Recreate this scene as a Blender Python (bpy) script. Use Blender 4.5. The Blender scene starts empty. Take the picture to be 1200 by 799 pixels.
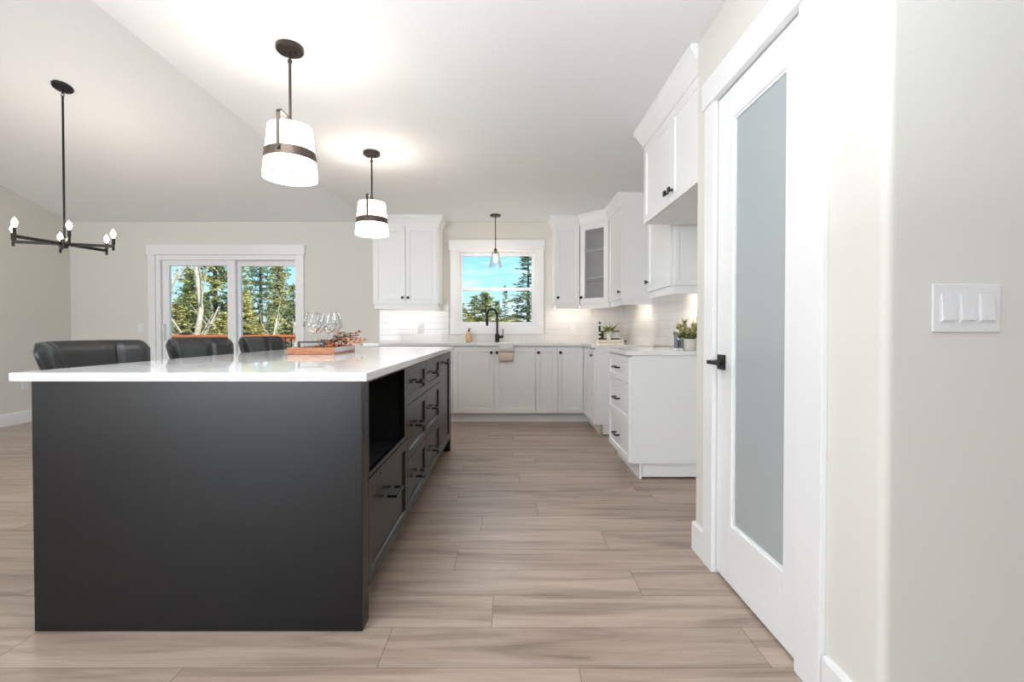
import bpy, math, random
from mathutils import Vector, Matrix
C = bpy.context.scene.collection
SC = bpy.context.scene
PI = math.pi
R = math.radians
ZC = 2.41            # flat ceiling
YB = 5.90            # back wall face
XL = -5.50           # left wall face
XR = 1.455           # right kitchen wall face

# ------------------------------------------------------------ camera, light, exposure
cam = bpy.data.cameras.new('camera')
co = bpy.data.objects.new('camera', cam); C.objects.link(co)
cam.sensor_width = 36.0; cam.lens = 16.5
cam.shift_x = 4.0/1200; cam.shift_y = -5.3/1200
cam.clip_start = 0.05; cam.clip_end = 300
co.location = (0, 0, 1.05); co.rotation_euler = (R(90-0.75), 0, 0)
SC.camera = co
SC.view_settings.view_transform = 'Standard'; SC.view_settings.look = 'None'
SC.view_settings.gamma = 1.0; SC.view_settings.use_curve_mapping = False
SC.view_settings.exposure = 0.34
try:
    SC.cycles.max_bounces = 10; SC.cycles.diffuse_bounces = 5; SC.cycles.glossy_bounces = 5
    SC.cycles.transparent_max_bounces = 16; SC.cycles.use_denoising = True
    SC.cycles.caustics_reflective = False; SC.cycles.caustics_refractive = False
    SC.cycles.sample_clamp_indirect = 6.0
except Exception:
    pass

w = bpy.data.worlds.new('sky'); SC.world = w; w.use_nodes = True
nt = w.node_tree; nt.nodes.clear()
def N(nt, t, **kw):
    n = nt.nodes.new(t)
    for k, v in kw.items():
        if k in n.inputs.keys(): n.inputs[k].default_value = v
        else: setattr(n, k, v)
    return n
tc = N(nt, 'ShaderNodeTexCoord'); sep = N(nt, 'ShaderNodeSeparateXYZ')
nt.links.new(tc.outputs['Generated'], sep.inputs[0])
rmp = N(nt, 'ShaderNodeValToRGB'); e = rmp.color_ramp.elements
e[0].position = 0.0; e[0].color = (0.62, 0.88, 0.97, 1)
e[1].position = 0.5; e[1].color = (0.20, 0.50, 0.82, 1)
x = rmp.color_ramp.elements.new(0.14); x.color = (0.33, 0.72, 0.90, 1)
nt.links.new(sep.outputs['Z'], rmp.inputs[0])
mp = N(nt, 'ShaderNodeMapping'); mp.inputs['Scale'].default_value = (2.2, 2.2, 7.0)
nt.links.new(tc.outputs['Generated'], mp.inputs[0])
cl = N(nt, 'ShaderNodeTexNoise', Scale=2.2, Detail=6.0, Roughness=0.6); nt.links.new(mp.outputs[0], cl.inputs['Vector'])
cr = N(nt, 'ShaderNodeValToRGB'); cr.color_ramp.elements[0].position = 0.50; cr.color_ramp.elements[1].position = 0.78
nt.links.new(cl.outputs[0], cr.inputs[0])
mx = N(nt, 'ShaderNodeMixRGB'); nt.links.new(cr.outputs[0], mx.inputs[0]); nt.links.new(rmp.outputs[0], mx.inputs[1])
mx.inputs[2].default_value = (0.95, 0.97, 1.0, 1)
bg = N(nt, 'ShaderNodeBackground', Strength=1.05); nt.links.new(mx.outputs[0], bg.inputs[0])
wo = N(nt, 'ShaderNodeOutputWorld'); nt.links.new(bg.outputs[0], wo.inputs[0])

sd = bpy.data.lights.new('sun', 'SUN'); sd.energy = 5.5; sd.angle = R(0.8); sd.color = (1.0, 0.93, 0.82)
so = bpy.data.objects.new('sun', sd); C.objects.link(so)
so.rotation_euler = Vector((-0.72, 0.38, -0.55)).to_track_quat('-Z', 'Y').to_euler()

def area(name, loc, d, sx, sy, power, col=(1, 1, 1)):
    l = bpy.data.lights.new(name, 'AREA'); l.shape = 'RECTANGLE'; l.size = sx; l.size_y = sy; l.energy = power; l.color = col
    o = bpy.data.objects.new(name, l); C.objects.link(o); o.location = loc
    o.rotation_euler = Vector(d).to_track_quat('-Z', 'Z').to_euler()
    return o
# unseen fill light added at the rear wall opening, standing in for daylight
FILL_COL = (0.88, 0.94, 1.0)
area('rear_fill', (-3.7, -4.16, 1.20), (0, 1, 0.0), 3.2, 2.25, 160, FILL_COL)
# added fill lights without fixtures: two bounce off the ceiling, one shines down
area('up_fill_a', (-1.0, -0.2, 1.4), (0, 0.1, 1), 0.9, 0.9, 24, (0.86, 0.935, 1.0))
area('up_fill_b', (-0.3, 0.2, 1.4), (0, 0.1, 1), 0.9, 0.9, 27, (0.86, 0.935, 1.0))
area('overhead_fill', (-1.0, 1.45, ZC-0.03), (0, 0.15, -1), 1.1, 0.6, 19, (0.93, 0.965, 1.0))

# ------------------------------------------------------------ materials
M = {}
def mat(key, col, rough=0.5, metal=0.0, bump=0.0, scale=60.0, var=0.0, spec=0.5, coat=0.0, emit=None, es=0.0, stretch=None):
    m = bpy.data.materials.new(key); m.use_nodes = True
    nt = m.node_tree; p = nt.nodes['Principled BSDF']
    p.inputs['Base Color'].default_value = (*col, 1); p.inputs['Roughness'].default_value = rough
    p.inputs['Metallic'].default_value = metal; p.inputs['Specular IOR Level'].default_value = spec
    p.inputs['Coat Weight'].default_value = coat; p.inputs['Coat Roughness'].default_value = 0.08
    tc = N(nt, 'ShaderNodeTexCoord'); mp = N(nt, 'ShaderNodeMapping')
    mp.inputs['Scale'].default_value = stretch or (1, 1, 1)
    nt.links.new(tc.outputs['Object'], mp.inputs[0])
    n = N(nt, 'ShaderNodeTexNoise', Scale=scale, Detail=4.0); nt.links.new(mp.outputs[0], n.inputs['Vector'])
    if var > 0:
        r = N(nt, 'ShaderNodeValToRGB'); e = r.color_ramp.elements
        e[0].position = 0.3; e[1].position = 0.7
        e[0].color = (*[c*(1-var) for c in col], 1); e[1].color = (*[min(1, c*(1+var)) for c in col], 1)
        nt.links.new(n.outputs[0], r.inputs[0]); nt.links.new(r.outputs[0], p.inputs['Base Color'])
    if bump > 0:
        b = N(nt, 'ShaderNodeBump', Strength=bump, Distance=0.002); nt.links.new(n.outputs[0], b.inputs['Height'])
        nt.links.new(b.outputs[0], p.inputs['Normal'])
    if emit:
        p.inputs['Emission Color'].default_value = (*emit, 1); p.inputs['Emission Strength'].default_value = es
    M[key] = m; return m
mat('wall_paint', (0.715, 0.695, 0.65), 0.7, bump=0.06, scale=300)
mat('ceiling_paint', (0.86, 0.865, 0.875), 0.8, bump=0.05, scale=300)
mat('trim_paint', (0.84, 0.84, 0.85), 0.35, bump=0.02, scale=200)
mat('cabinet_white', (0.87, 0.87, 0.87), 0.33, bump=0.02, scale=200)
mat('cabinet_black', (0.006, 0.006, 0.0065), 0.27, bump=0.02, scale=250, spec=0.36)
mat('cabinet_inside', (0.012, 0.012, 0.012), 0.6)
mat('black_metal', (0.012, 0.012, 0.013), 0.35, metal=0.4, bump=0.02)
mat('bronze', (0.055, 0.042, 0.036), 0.33, metal=0.7, bump=0.03)
mat('bronze_strap', (0.10, 0.07, 0.055), 0.4, metal=0.5, bump=0.03, var=0.15)
mat('quartz', (0.84, 0.84, 0.84), 0.025, var=0.025, scale=9)
mat('raw_board', (0.52, 0.38, 0.27), 0.8, var=0.2, scale=120)
mat('vinyl', (0.85, 0.85, 0.87), 0.35)
mat('leather', (0.012, 0.0135, 0.0155), 0.36, bump=0.25, scale=160, var=0.2)
mat('stool_metal', (0.02, 0.02, 0.02), 0.4, metal=0.6)
mat('tray_wood', (0.42, 0.17, 0.075), 0.45, var=0.35, scale=14, stretch=(1.5, 12, 12), bump=0.1)
mat('tray_side', (0.50, 0.47, 0.50), 0.35, var=0.1, scale=20)
mat('frosted', (0.40, 0.44, 0.445), 0.16, spec=0.5)
mat('cabinet_glass_back', (0.30, 0.30, 0.30), 0.5)
mat('plastic_white', (0.80, 0.80, 0.81), 0.35)
mat('slot_dark', (0.15, 0.15, 0.15), 0.6)
mat('bulb', (1, 0.9, 0.75), 0.3, emit=(1.0, 0.80, 0.55), es=14)
mat('shade_fabric', (0.9, 0.88, 0.84), 0.8, bump=0.2, scale=400, emit=(1.0, 0.95, 0.86), es=0.85)
mat('light_strip', (1, 1, 1), 0.4, emit=(1.0, 0.88, 0.74), es=0.8)
mat('towel_white', (0.80, 0.78, 0.76), 0.95, bump=0.6, scale=500)
mat('towel_beige', (0.72, 0.60, 0.53), 0.95, bump=0.6, scale=500)
mat('towel_stripe', (0.42, 0.37, 0.34), 0.95, bump=0.6, scale=500)
mat('amber', (0.62, 0.40, 0.20), 0.3, var=0.45, scale=60)
mat('pot_grey', (0.66, 0.62, 0.57), 0.7, var=0.08, scale=40, bump=0.2)
mat('pot_white', (0.72, 0.76, 0.72), 0.3, var=0.15, scale=90)
mat('leaf_lime', (0.48, 0.52, 0.14), 0.5, var=0.4, scale=40)
mat('leaf_sage', (0.58, 0.54, 0.27), 0.6, var=0.45, scale=50)
mat('leaf_deep', (0.10, 0.14, 0.05), 0.6, var=0.4, scale=40)
mat('lantern_grey', (0.27, 0.30, 0.36), 0.4, metal=0.5)
mat('cream_board', (0.80, 0.72, 0.62), 0.5, var=0.08, scale=20)
mat('brown_wood', (0.085, 0.045, 0.032), 0.5, var=0.3, scale=20, stretch=(1, 8, 8))
mat('dried_orange', (0.66, 0.24, 0.06), 0.7, var=0.5, scale=60)
mat('dried_pink', (0.74, 0.46, 0.36), 0.8, var=0.4, scale=60)
mat('dried_red', (0.20, 0.03, 0.025), 0.7, var=0.5, scale=60)
mat('stem', (0.10, 0.05, 0.03), 0.8)
mat('deck_wood', (0.50, 0.17, 0.07), 0.55, var=0.25, scale=6, stretch=(1, 10, 10))
mat('bark_dark', (0.10, 0.075, 0.055), 0.9, var=0.4, scale=12, bump=0.4)
mat('bark_pale', (0.52, 0.45, 0.37), 0.9, var=0.35, scale=9, bump=0.3)
mat('needle_olive', (0.36, 0.34, 0.13), 0.7, var=0.5, scale=2.5)
mat('needle_dark', (0.19, 0.21, 0.085), 0.7, var=0.5, scale=2.5)
mat('needle_blue', (0.22, 0.26, 0.14), 0.7, var=0.5, scale=2.5)
mat('leaf_yellow', (0.50, 0.45, 0.16), 0.7, var=0.5, scale=2.0)
mat('grass', (0.26, 0.25, 0.09), 0.9, var=0.5, scale=1.2)
mat('siding', (0.80, 0.80, 0.80), 0.6)

def glass_mat(key, power=4.0, tint=(1, 1, 1), gl=0.02, mul=0.9, add=0.03, haze=0.0):
    m = bpy.data.materials.new(key); m.use_nodes = True; nt = m.node_tree; nt.nodes.clear()
    t = N(nt, 'ShaderNodeBsdfTransparent'); t.inputs[0].default_value = (*tint, 1)
    g = N(nt, 'ShaderNodeBsdfGlossy', Roughness=gl)
    f = N(nt, 'ShaderNodeLayerWeight', Blend=0.5)
    pw = N(nt, 'ShaderNodeMath', operation='POWER'); pw.inputs[1].default_value = power
    nt.links.new(f.outputs['Facing'], pw.inputs[0])
    k = N(nt, 'ShaderNodeMath', operation='MULTIPLY_ADD'); k.inputs[1].default_value = mul; k.inputs[2].default_value = add; k.use_clamp = True
    nt.links.new(pw.outputs[0], k.inputs[0])
    mx = N(nt, 'ShaderNodeMixShader'); nt.links.new(k.outputs[0], mx.inputs[0])
    hz = N(nt, 'ShaderNodeBsdfDiffuse'); hz.inputs[0].default_value = (0.62, 0.62, 0.62, 1)
    m2 = N(nt, 'ShaderNodeMixShader'); m2.inputs[0].default_value = haze
    nt.links.new(t.outputs[0], m2.inputs[1]); nt.links.new(hz.outputs[0], m2.inputs[2])
    nt.links.new(m2.outputs[0], mx.inputs[1]); nt.links.new(g.outputs[0], mx.inputs[2])
    o = N(nt, 'ShaderNodeOutputMaterial'); nt.links.new(mx.outputs[0], o.inputs[0])
    M[key] = m
glass_mat('window_glass', 5.0, (0.97, 0.985, 0.985), 0.0, 0.4, 0.003)
glass_mat('clear_glass', 1.7, (0.975, 0.98, 0.98), 0.08, 1.0, 0.08)
glass_mat('door_lite', 4.0, (0.95, 0.95, 0.95), 0.05, haze=0.20)  # grey diffuse mixed into the clear pane to lighten the dim cabinet inside

def shade_mat():
    m = bpy.data.materials.new('shade_fabric'); m.use_nodes = True; nt = m.node_tree; nt.nodes.clear()
    tc = N(nt, 'ShaderNodeTexCoord'); n = N(nt, 'ShaderNodeTexNoise', Scale=350.0); nt.links.new(tc.outputs['Object'], n.inputs['Vector'])
    bp = N(nt, 'ShaderNodeBump', Strength=0.15, Distance=0.001); nt.links.new(n.outputs[0], bp.inputs['Height'])
    d = N(nt, 'ShaderNodeBsdfDiffuse'); d.inputs[0].default_value = (0.88, 0.86, 0.82, 1); nt.links.new(bp.outputs[0], d.inputs['Normal'])
    t = N(nt, 'ShaderNodeBsdfTranslucent'); t.inputs[0].default_value = (0.92, 0.88, 0.80, 1)
    mx = N(nt, 'ShaderNodeMixShader'); mx.inputs[0].default_value = 0.55
    nt.links.new(d.outputs[0], mx.inputs[1]); nt.links.new(t.outputs[0], mx.inputs[2])
    e = N(nt, 'ShaderNodeEmission', Strength=3.5); e.inputs[0].default_value = (1.0, 0.965, 0.92, 1)
    ad = N(nt, 'ShaderNodeAddShader'); nt.links.new(mx.outputs[0], ad.inputs[0]); nt.links.new(e.outputs[0], ad.inputs[1])
    o = N(nt, 'ShaderNodeOutputMaterial'); nt.links.new(ad.outputs[0], o.inputs[0])
    M['shade_fabric'] = m
shade_mat()
def floor_mat():
    m = bpy.data.materials.new('plank_floor'); m.use_nodes = True; nt = m.node_tree; p = nt.nodes['Principled BSDF']
    at = N(nt, 'ShaderNodeAttribute', attribute_name='pid')
    tc = N(nt, 'ShaderNodeTexCoord')
    off = N(nt, 'ShaderNodeMath', operation='MULTIPLY'); off.inputs[1].default_value = 37.0; nt.links.new(at.outputs['Fac'], off.inputs[0])
    cmb = N(nt, 'ShaderNodeCombineXYZ'); nt.links.new(off.outputs[0], cmb.inputs[0]); nt.links.new(off.outputs[0], cmb.inputs[1])
    ad = N(nt, 'ShaderNodeVectorMath', operation='ADD'); nt.links.new(tc.outputs['Object'], ad.inputs[0]); nt.links.new(cmb.outputs[0], ad.inputs[1])
    mp = N(nt, 'ShaderNodeMapping'); mp.inputs['Scale'].default_value = (0.8, 9.0, 1); nt.links.new(ad.outputs[0], mp.inputs[0])
    n1 = N(nt, 'ShaderNodeTexNoise', Scale=1.5, Detail=5.0, Roughness=0.55, Distortion=0.9); nt.links.new(mp.outputs[0], n1.inputs['Vector'])
    mp2 = N(nt, 'ShaderNodeMapping'); mp2.inputs['Scale'].default_value = (3.0, 90.0, 1); nt.links.new(ad.outputs[0], mp2.inputs[0])
    n2 = N(nt, 'ShaderNodeTexNoise', Scale=1.5, Detail=4.0, Roughness=0.6, Distortion=0.4); nt.links.new(mp2.outputs[0], n2.inputs['Vector'])
    r1 = N(nt, 'ShaderNodeValToRGB'); e = r1.color_ramp.elements
    e[0].position = 0.30; e[0].color = (0.250, 0.186, 0.145, 1)
    e[1].position = 0.72; e[1].color = (0.520, 0.420, 0.350, 1)
    x = e.new(0.48); x.color = (0.415, 0.322, 0.260, 1)
    nt.links.new(n1.outputs[0], r1.inputs[0])
    r2 = N(nt, 'ShaderNodeValToRGB'); e = r2.color_ramp.elements
    e[0].position = 0.3; e[0].color = (0.86, 0.85, 0.84, 1); e[1].position = 0.65; e[1].color = (1.03, 1.03, 1.03, 1)
    nt.links.new(n2.outputs[0], r2.inputs[0])
    mu = N(nt, 'ShaderNodeMixRGB', blend_type='MULTIPLY'); mu.inputs[0].default_value = 1.0
    nt.links.new(r1.outputs[0], mu.inputs[1]); nt.links.new(r2.outputs[0], mu.inputs[2])
    r3 = N(nt, 'ShaderNodeValToRGB'); e = r3.color_ramp.elements
    e[0].position = 0.0; e[0].color = (0.90, 0.88, 0.87, 1); e[1].position = 1.0; e[1].color = (1.06, 1.05, 1.05, 1)
    nt.links.new(at.outputs['Fac'], r3.inputs[0])
    mu2 = N(nt, 'ShaderNodeMixRGB', blend_type='MULTIPLY'); mu2.inputs[0].default_value = 1.0
    nt.links.new(mu.outputs[0], mu2.inputs[1]); nt.links.new(r3.outputs[0], mu2.inputs[2])
    nt.links.new(mu2.outputs[0], p.inputs['Base Color'])
    p.inputs['Roughness'].default_value = 0.33; p.inputs['Specular IOR Level'].default_value = 0.5
    b = N(nt, 'ShaderNodeBump', Strength=0.12, Distance=0.001); nt.links.new(n2.outputs[0], b.inputs['Height']); nt.links.new(b.outputs[0], p.inputs['Normal'])
    M['floor'] = m
floor_mat()
mat('floor_gap', (0.10, 0.075, 0.06), 0.8)

def tile_mat(key, axis):
    m = bpy.data.materials.new(key); m.use_nodes = True; nt = m.node_tree; p = nt.nodes['Principled BSDF']
    tc = N(nt, 'ShaderNodeTexCoord'); s = N(nt, 'ShaderNodeSeparateXYZ'); nt.links.new(tc.outputs['Object'], s.inputs[0])
    c = N(nt, 'ShaderNodeCombineXYZ'); nt.links.new(s.outputs[axis], c.inputs[0]); nt.links.new(s.outputs['Z'], c.inputs[1])
    br = N(nt, 'ShaderNodeTexBrick'); br.inputs['Scale'].default_value = 1.0
    br.inputs['Brick Width'].default_value = 0.30; br.inputs['Row Height'].default_value = 0.0762
    br.inputs['Mortar Size'].default_value = 0.002; br.inputs['Mortar Smooth'].default_value = 0.3
    br.inputs['Color1'].default_value = (0.80, 0.79, 0.78, 1); br.inputs['Color2'].default_value = (0.73, 0.72, 0.71, 1)
    br.inputs['Mortar'].default_value = (0.62, 0.60, 0.58, 1); br.offset = 0.5
    nt.links.new(c.outputs[0], br.inputs['Vector'])
    n = N(nt, 'ShaderNodeTexNoise', Scale=7.0, Detail=2.0); nt.links.new(tc.outputs['Object'], n.inputs['Vector'])
    mm = N(nt, 'ShaderNodeMath', operation='MULTIPLY_ADD'); mm.inputs[1].default_value = -1.5
    nt.links.new(br.outputs['Fac'], mm.inputs[0]); nt.links.new(n.outputs[0], mm.inputs[2])
    b = N(nt, 'ShaderNodeBump', Strength=0.5, Distance=0.004); nt.links.new(mm.outputs[0], b.inputs['Height'])
    nt.links.new(b.outputs[0], p.inputs['Normal']); nt.links.new(br.outputs['Color'], p.inputs['Base Color'])
    p.inputs['Roughness'].default_value = 0.12
    M[key] = m
tile_mat('tile_back', 'X'); tile_mat('tile_side', 'Y')

# ------------------------------------------------------------ builders
class MB:
    def __init__(s): s.v = []; s.f = []
    def add(s, vs, fs):
        n = len(s.v); s.v += [tuple(p) for p in vs]; s.f += [tuple(i+n for i in f) for f in fs]; return s
    def box(s, x0, x1, y0, y1, z0, z1):
        vs = [(x0,y0,z0),(x1,y0,z0),(x1,y1,z0),(x0,y1,z0),(x0,y0,z1),(x1,y0,z1),(x1,y1,z1),(x0,y1,z1)]
        return s.add(vs, [(0,3,2,1),(4,5,6,7),(0,1,5,4),(1,2,6,5),(2,3,7,6),(3,0,4,7)])
    def obox(s, c, size, rot):
        hx, hy, hz = [k/2 for k in size]; m = rot if isinstance(rot, Matrix) else Matrix.Rotation(rot, 3, 'Z')
        vs = [Vector(c) + m @ Vector(p) for p in [(-hx,-hy,-hz),(hx,-hy,-hz),(hx,hy,-hz),(-hx,hy,-hz),(-hx,-hy,hz),(hx,-hy,hz),(hx,hy,hz),(-hx,hy,hz)]]
        return s.add(vs, [(0,3,2,1),(4,5,6,7),(0,1,5,4),(1,2,6,5),(2,3,7,6),(3,0,4,7)])
    def prism(s, poly, z0, z1):
        n = len(poly); vs = [(x,y,z0) for x,y in poly] + [(x,y,z1) for x,y in poly]
        return s.add(vs, [tuple(reversed(range(n))), tuple(range(n,2*n))] + [(i,(i+1)%n,n+(i+1)%n,n+i) for i in range(n)])
    def prism_x(s, poly, x0, x1):     # poly in (y,z)
        n = len(poly); vs = [(x0,y,z) for y,z in poly] + [(x1,y,z) for y,z in poly]
        return s.add(vs, [tuple(reversed(range(n))), tuple(range(n,2*n))] + [(i,(i+1)%n,n+(i+1)%n,n+i) for i in range(n)])
    def tube(s, pts, r, n=10, cap=True):
        pts = [Vector(p) for p in pts]; rs = r if isinstance(r, (list, tuple)) else [r]*len(pts)
        t0 = (pts[1]-pts[0]).normalized(); u = t0.orthogonal().normalized(); rings = []
        for i, p in enumerate(pts):
            t = ((pts[min(i+1,len(pts)-1)]-p).normalized() + (p-pts[max(i-1,0)]).normalized())
            t = t.normalized() if t.length > 1e-6 else t0
            u = (u - t*u.dot(t)).normalized(); b = t.cross(u)
            rings.append([p + (u*math.cos(2*PI*k/n) + b*math.sin(2*PI*k/n))*rs[i] for k in range(n)])
        vs = [q for rg in rings for q in rg]; fs = []
        for i in range(len(pts)-1):
            for k in range(n): fs.append((i*n+k, i*n+(k+1)%n, (i+1)*n+(k+1)%n, (i+1)*n+k))
        if cap: fs.append(tuple(reversed(range(n)))); fs.append(tuple(range((len(pts)-1)*n, len(pts)*n)))
        return s.add(vs, fs)
    def lathe(s, prof, c=(0,0,0), n=28, closed=False):
        vs = []; fs = []; m = len(prof)
        for r, z in prof:
            for k in range(n): a = 2*PI*k/n; vs.append((c[0]+max(r,1e-5)*math.cos(a), c[1]+max(r,1e-5)*math.sin(a), c[2]+z))
        for i in range(m if closed else m-1):
            j = (i+1) % m
            for k in range(n): fs.append((i*n+k, i*n+(k+1)%n, j*n+(k+1)%n, j*n+k))
        return s.add(vs, fs)
    def sphere(s, c, rx, ry, rz, nu=12, nv=8):
        pr = [(math.sin(PI*i/nv), -math.cos(PI*i/nv)) for i in range(nv+1)]
        vs = [(c[0]+max(a,1e-4)*rx*math.cos(2*PI*k/nu), c[1]+max(a,1e-4)*ry*math.sin(2*PI*k/nu), c[2]+b*rz) for a, b in pr for k in range(nu)]
        fs = [(i*nu+k, i*nu+(k+1)%nu, (i+1)*nu+(k+1)%nu, (i+1)*nu+k) for i in range(nv) for k in range(nu)]
        return s.add(vs, fs)
    def sweep(s, path, prof):          # outward = right of travel
        P = [Vector(p) for p in path]; n = len(prof); rings = []
        for i, p in enumerate(P):
            d1 = (P[i]-P[i-1]).normalized() if i > 0 else None
            d2 = (P[i+1]-P[i]).normalized() if i < len(P)-1 else None
            n1 = Vector((d1.y,-d1.x)) if d1 else None; n2 = Vector((d2.y,-d2.x)) if d2 else None
            if n1 is None: o = n2
            elif n2 is None: o = n1
            else: o = (n1+n2)/(1+n1.dot(n2))
            rings.append([(p.x+o.x*d, p.y+o.y*d, z) for d, z in prof])
        vs = [q for r in rings for q in r]; fs = [tuple(range(n)), tuple(reversed(range((len(P)-1)*n, len(P)*n)))]
        for i in range(len(P)-1):
            for k in range(n): fs.append((i*n+k, (i+1)*n+k, (i+1)*n+(k+1)%n, i*n+(k+1)%n))
        return s.add(vs, fs)
    def shaker(s, x0, x1, z0, z1, y, th=0.02, rail=0.05, rec=0.009, slope=0.004, glass=False):
        a = [(x0,z0),(x1,z0),(x1,z1),(x0,z1)]
        b = [(x0+rail,z0+rail),(x1-rail,z0+rail),(x1-rail,z1-rail),(x0+rail,z1-rail)]
        r2 = rail+slope
        c = [(x0+r2,z0+r2),(x1-r2,z0+r2),(x1-r2,z1-r2),(x0+r2,z1-r2)]
        vs = [(p,y,q) for p,q in a]+[(p,y,q) for p,q in b]+[(p,y+(th if glass else rec),q) for p,q in c]+[(p,y+th,q) for p,q in a]
        fs = []
        for i in range(4):
            j = (i+1)%4
            fs += [(i,j,4+j,4+i),(4+i,4+j,8+j,8+i),(i,12+i,12+j,j)]
            if glass: fs.append((12+j,12+i,8+i,8+j))
        if not glass: fs += [(8,9,10,11),(15,14,13,12)]
        return s.add(vs, fs)
    def build(s, name, m, parent=None, smooth=None, bevel=0.0, loc=None):
        me = bpy.data.meshes.new(name); me.from_pydata(s.v, [], s.f); me.update()
        me.materials.append(M[m] if isinstance(m, str) else m)
        if smooth is not None:
            me.polygons.foreach_set('use_smooth', [True]*len(me.polygons))
            me.set_sharp_from_angle(angle=R(smooth))
        o = bpy.data.objects.new(name, me); C.objects.link(o)
        if parent: o.parent = parent
        if loc: o.location = loc
        if bevel:
            b = o.modifiers.new('bevel', 'BEVEL'); b.width = bevel; b.segments = 2; b.limit_method = 'ANGLE'; b.angle_limit = R(40)
        return o
def tag(o, label=None, cat=None, group=None, kind=None):
    if label: o['label'] = label
    if cat: o['category'] = cat
    if group: o['group'] = group
    if kind: o['kind'] = kind
    return o
def thing(name, label, cat, loc=(0,0,0), rz=0.0, group=None):
    o = bpy.data.objects.new(name, None); C.objects.link(o); o.empty_display_size = 0.1
    o.location = loc; o.rotation_euler = (0, 0, rz)
    return tag(o, label, cat, group)
def struct(o): o['kind'] = 'structure'; return o
def children(o): return [c for c in bpy.data.objects if c.parent == o]
def copy_tree(o, parent=None):
    c = o.copy(); C.objects.link(c)
    if parent: c.parent = parent
    for ch in children(o): copy_tree(ch, c)
    return c

# ------------------------------------------------------------ room shell
rnd = random.Random(4)
PW = 0.1992; PY0 = 1.645
known = {0: [-0.41, 0.82], 1: [-0.06], 2: [0.53], 3: [-0.24], 4: [0.48], 5: [-0.145], 6: [0.166], 7: [-0.32]}
f = MB(); pids = []
for row in range(-30, 22):
    # row 0 is the plank row nearest the camera whose far seam runs along the island's front
    y1 = PY0 + row*PW; y0 = y1 - PW
    L = 1.23
    st = known[row][0] if row in known else rnd.uniform(0, L)
    k0 = int(math.floor((XL-0.1-st)/L)); x = st + k0*L
    while x < 3.6:
        f.add([(x+0.0008,y0+0.0008,0),(x+L-0.0008,y0+0.0008,0),(x+L-0.0008,y1-0.0008,0),(x+0.0008,y1-0.0008,0)], [(0,1,2,3)])
        pids.append(rnd.random()); x += L
f.box(XL-0.15, 3.7, -4.2, 6.05, -0.12, -0.0015)
pids += [0.0]*6
fl = f.build('floor', 'floor'); struct(fl)
fl.data.materials.append(M['floor_gap'])
a = fl.data.attributes.new('pid', 'FLOAT', 'FACE')
for i, v in enumerate(pids): a.data[i].value = v
for i in range(len(pids)-6, len(pids)): fl.data.polygons[i].material_index = 1

XV = -1.72; SL = 0.264; YR = 0.6
struct(MB().box(XV, 3.7, -4.1, 6.05, ZC, ZC+0.12).build('ceiling', 'ceiling_paint'))
def vz(y): return ZC + SL*(YB-y) if y >= YR else ZC + SL*(YB-YR) - 0.25*(YR-y)
v = MB().prism_x([(6.05, ZC-0.0), (YB, ZC), (YR, vz(YR)), (-4.1, vz(-4.1)), (-4.1, vz(-4.1)+0.12), (YR, vz(YR)+0.12), (6.05, ZC+0.12)], XL-0.15, XV-0.001)
struct(v.build('ceiling_vault', 'ceiling_paint'))
g = MB().prism_x([(YB, ZC+0.001), (YR, ZC+0.001), (-4.1, ZC+0.001), (-4.1, vz(-4.1)-0.001), (YR, vz(YR)-0.001)], XV, XV+0.1)
struct(g.build('wall_gable', 'ceiling_paint'))
def wall_open(name, x0, x1, z0, z1, y0, y1, holes, m='wall_paint'):
    b = MB(); xs = x0
    for hx0, hx1, hz0, hz1 in holes:
        b.box(xs, hx0, y0, y1, z0, z1)
        if hz0 > z0: b.box(hx0, hx1, y0, y1, z0, hz0)
        b.box(hx0, hx1, y0, y1, hz1, z1); xs = hx1
    b.box(xs, x1, y0, y1, z0, z1)
    return struct(b.build(name, m))
PD = (-4.43, -2.65, 0.0, 1.995); KW = (-0.637, 0.347, 1.095, 2.052)
wall_open('wall_back', XL-0.15, 2.0, 0, ZC-0.001, YB, YB+0.15, [PD, KW])
wall_open('wall_rear', XL-0.15, 3.7, 0, ZC+0.9, -4.25, -4.1, [(-5.35, -2.05, 0.05, 2.4)])
lw = MB().prism_x([(YB, 0), (-4.1, 0), (-4.1, vz(-4.1)), (YR, vz(YR)), (YB, ZC)], XL-0.15, XL)
struct(lw.build('wall_left', 'wall_paint'))
struct(MB().box(XR, XR+0.15, 2.13, YB, 0, ZC-0.001).build('wall_right', 'wall_paint'))
struct(MB().box(3.55, 3.7, -4.1, 1.2, 0, ZC-0.001).build('wall_far_right', 'wall_paint'))
XP = 0.897; YP0 = 1.118; YP1 = 2.235; DY0 = 1.435; DY1 = 2.025; DZ = 2.035; r = 0.022
arc = [(XP + r - r*math.cos(t*PI/2/6), YP0 + r - r*math.sin(t*PI/2/6)) for t in range(7)]
poly = [(XP, DY0)] + arc + [(3.55, YP0), (3.55, YP0+0.11), (XP+0.11, YP0+0.11), (XP+0.11, DY0)]
struct(MB().prism(poly, 0, ZC-0.001).build('wall_near', 'wall_paint', smooth=40))
pw = MB().box(XP, XP+0.11, DY0, DY1, DZ, ZC-0.001).box(XP, XP+0.11, DY1, YP1, 0, ZC-0.001)
struct(pw.build('wall_pantry', 'wall_paint'))
struct(MB().box(XP+0.11, XR, YP1-0.11, YP1, 0, ZC-0.001).build('wall_pantry_end', 'wall_paint'))
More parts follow.
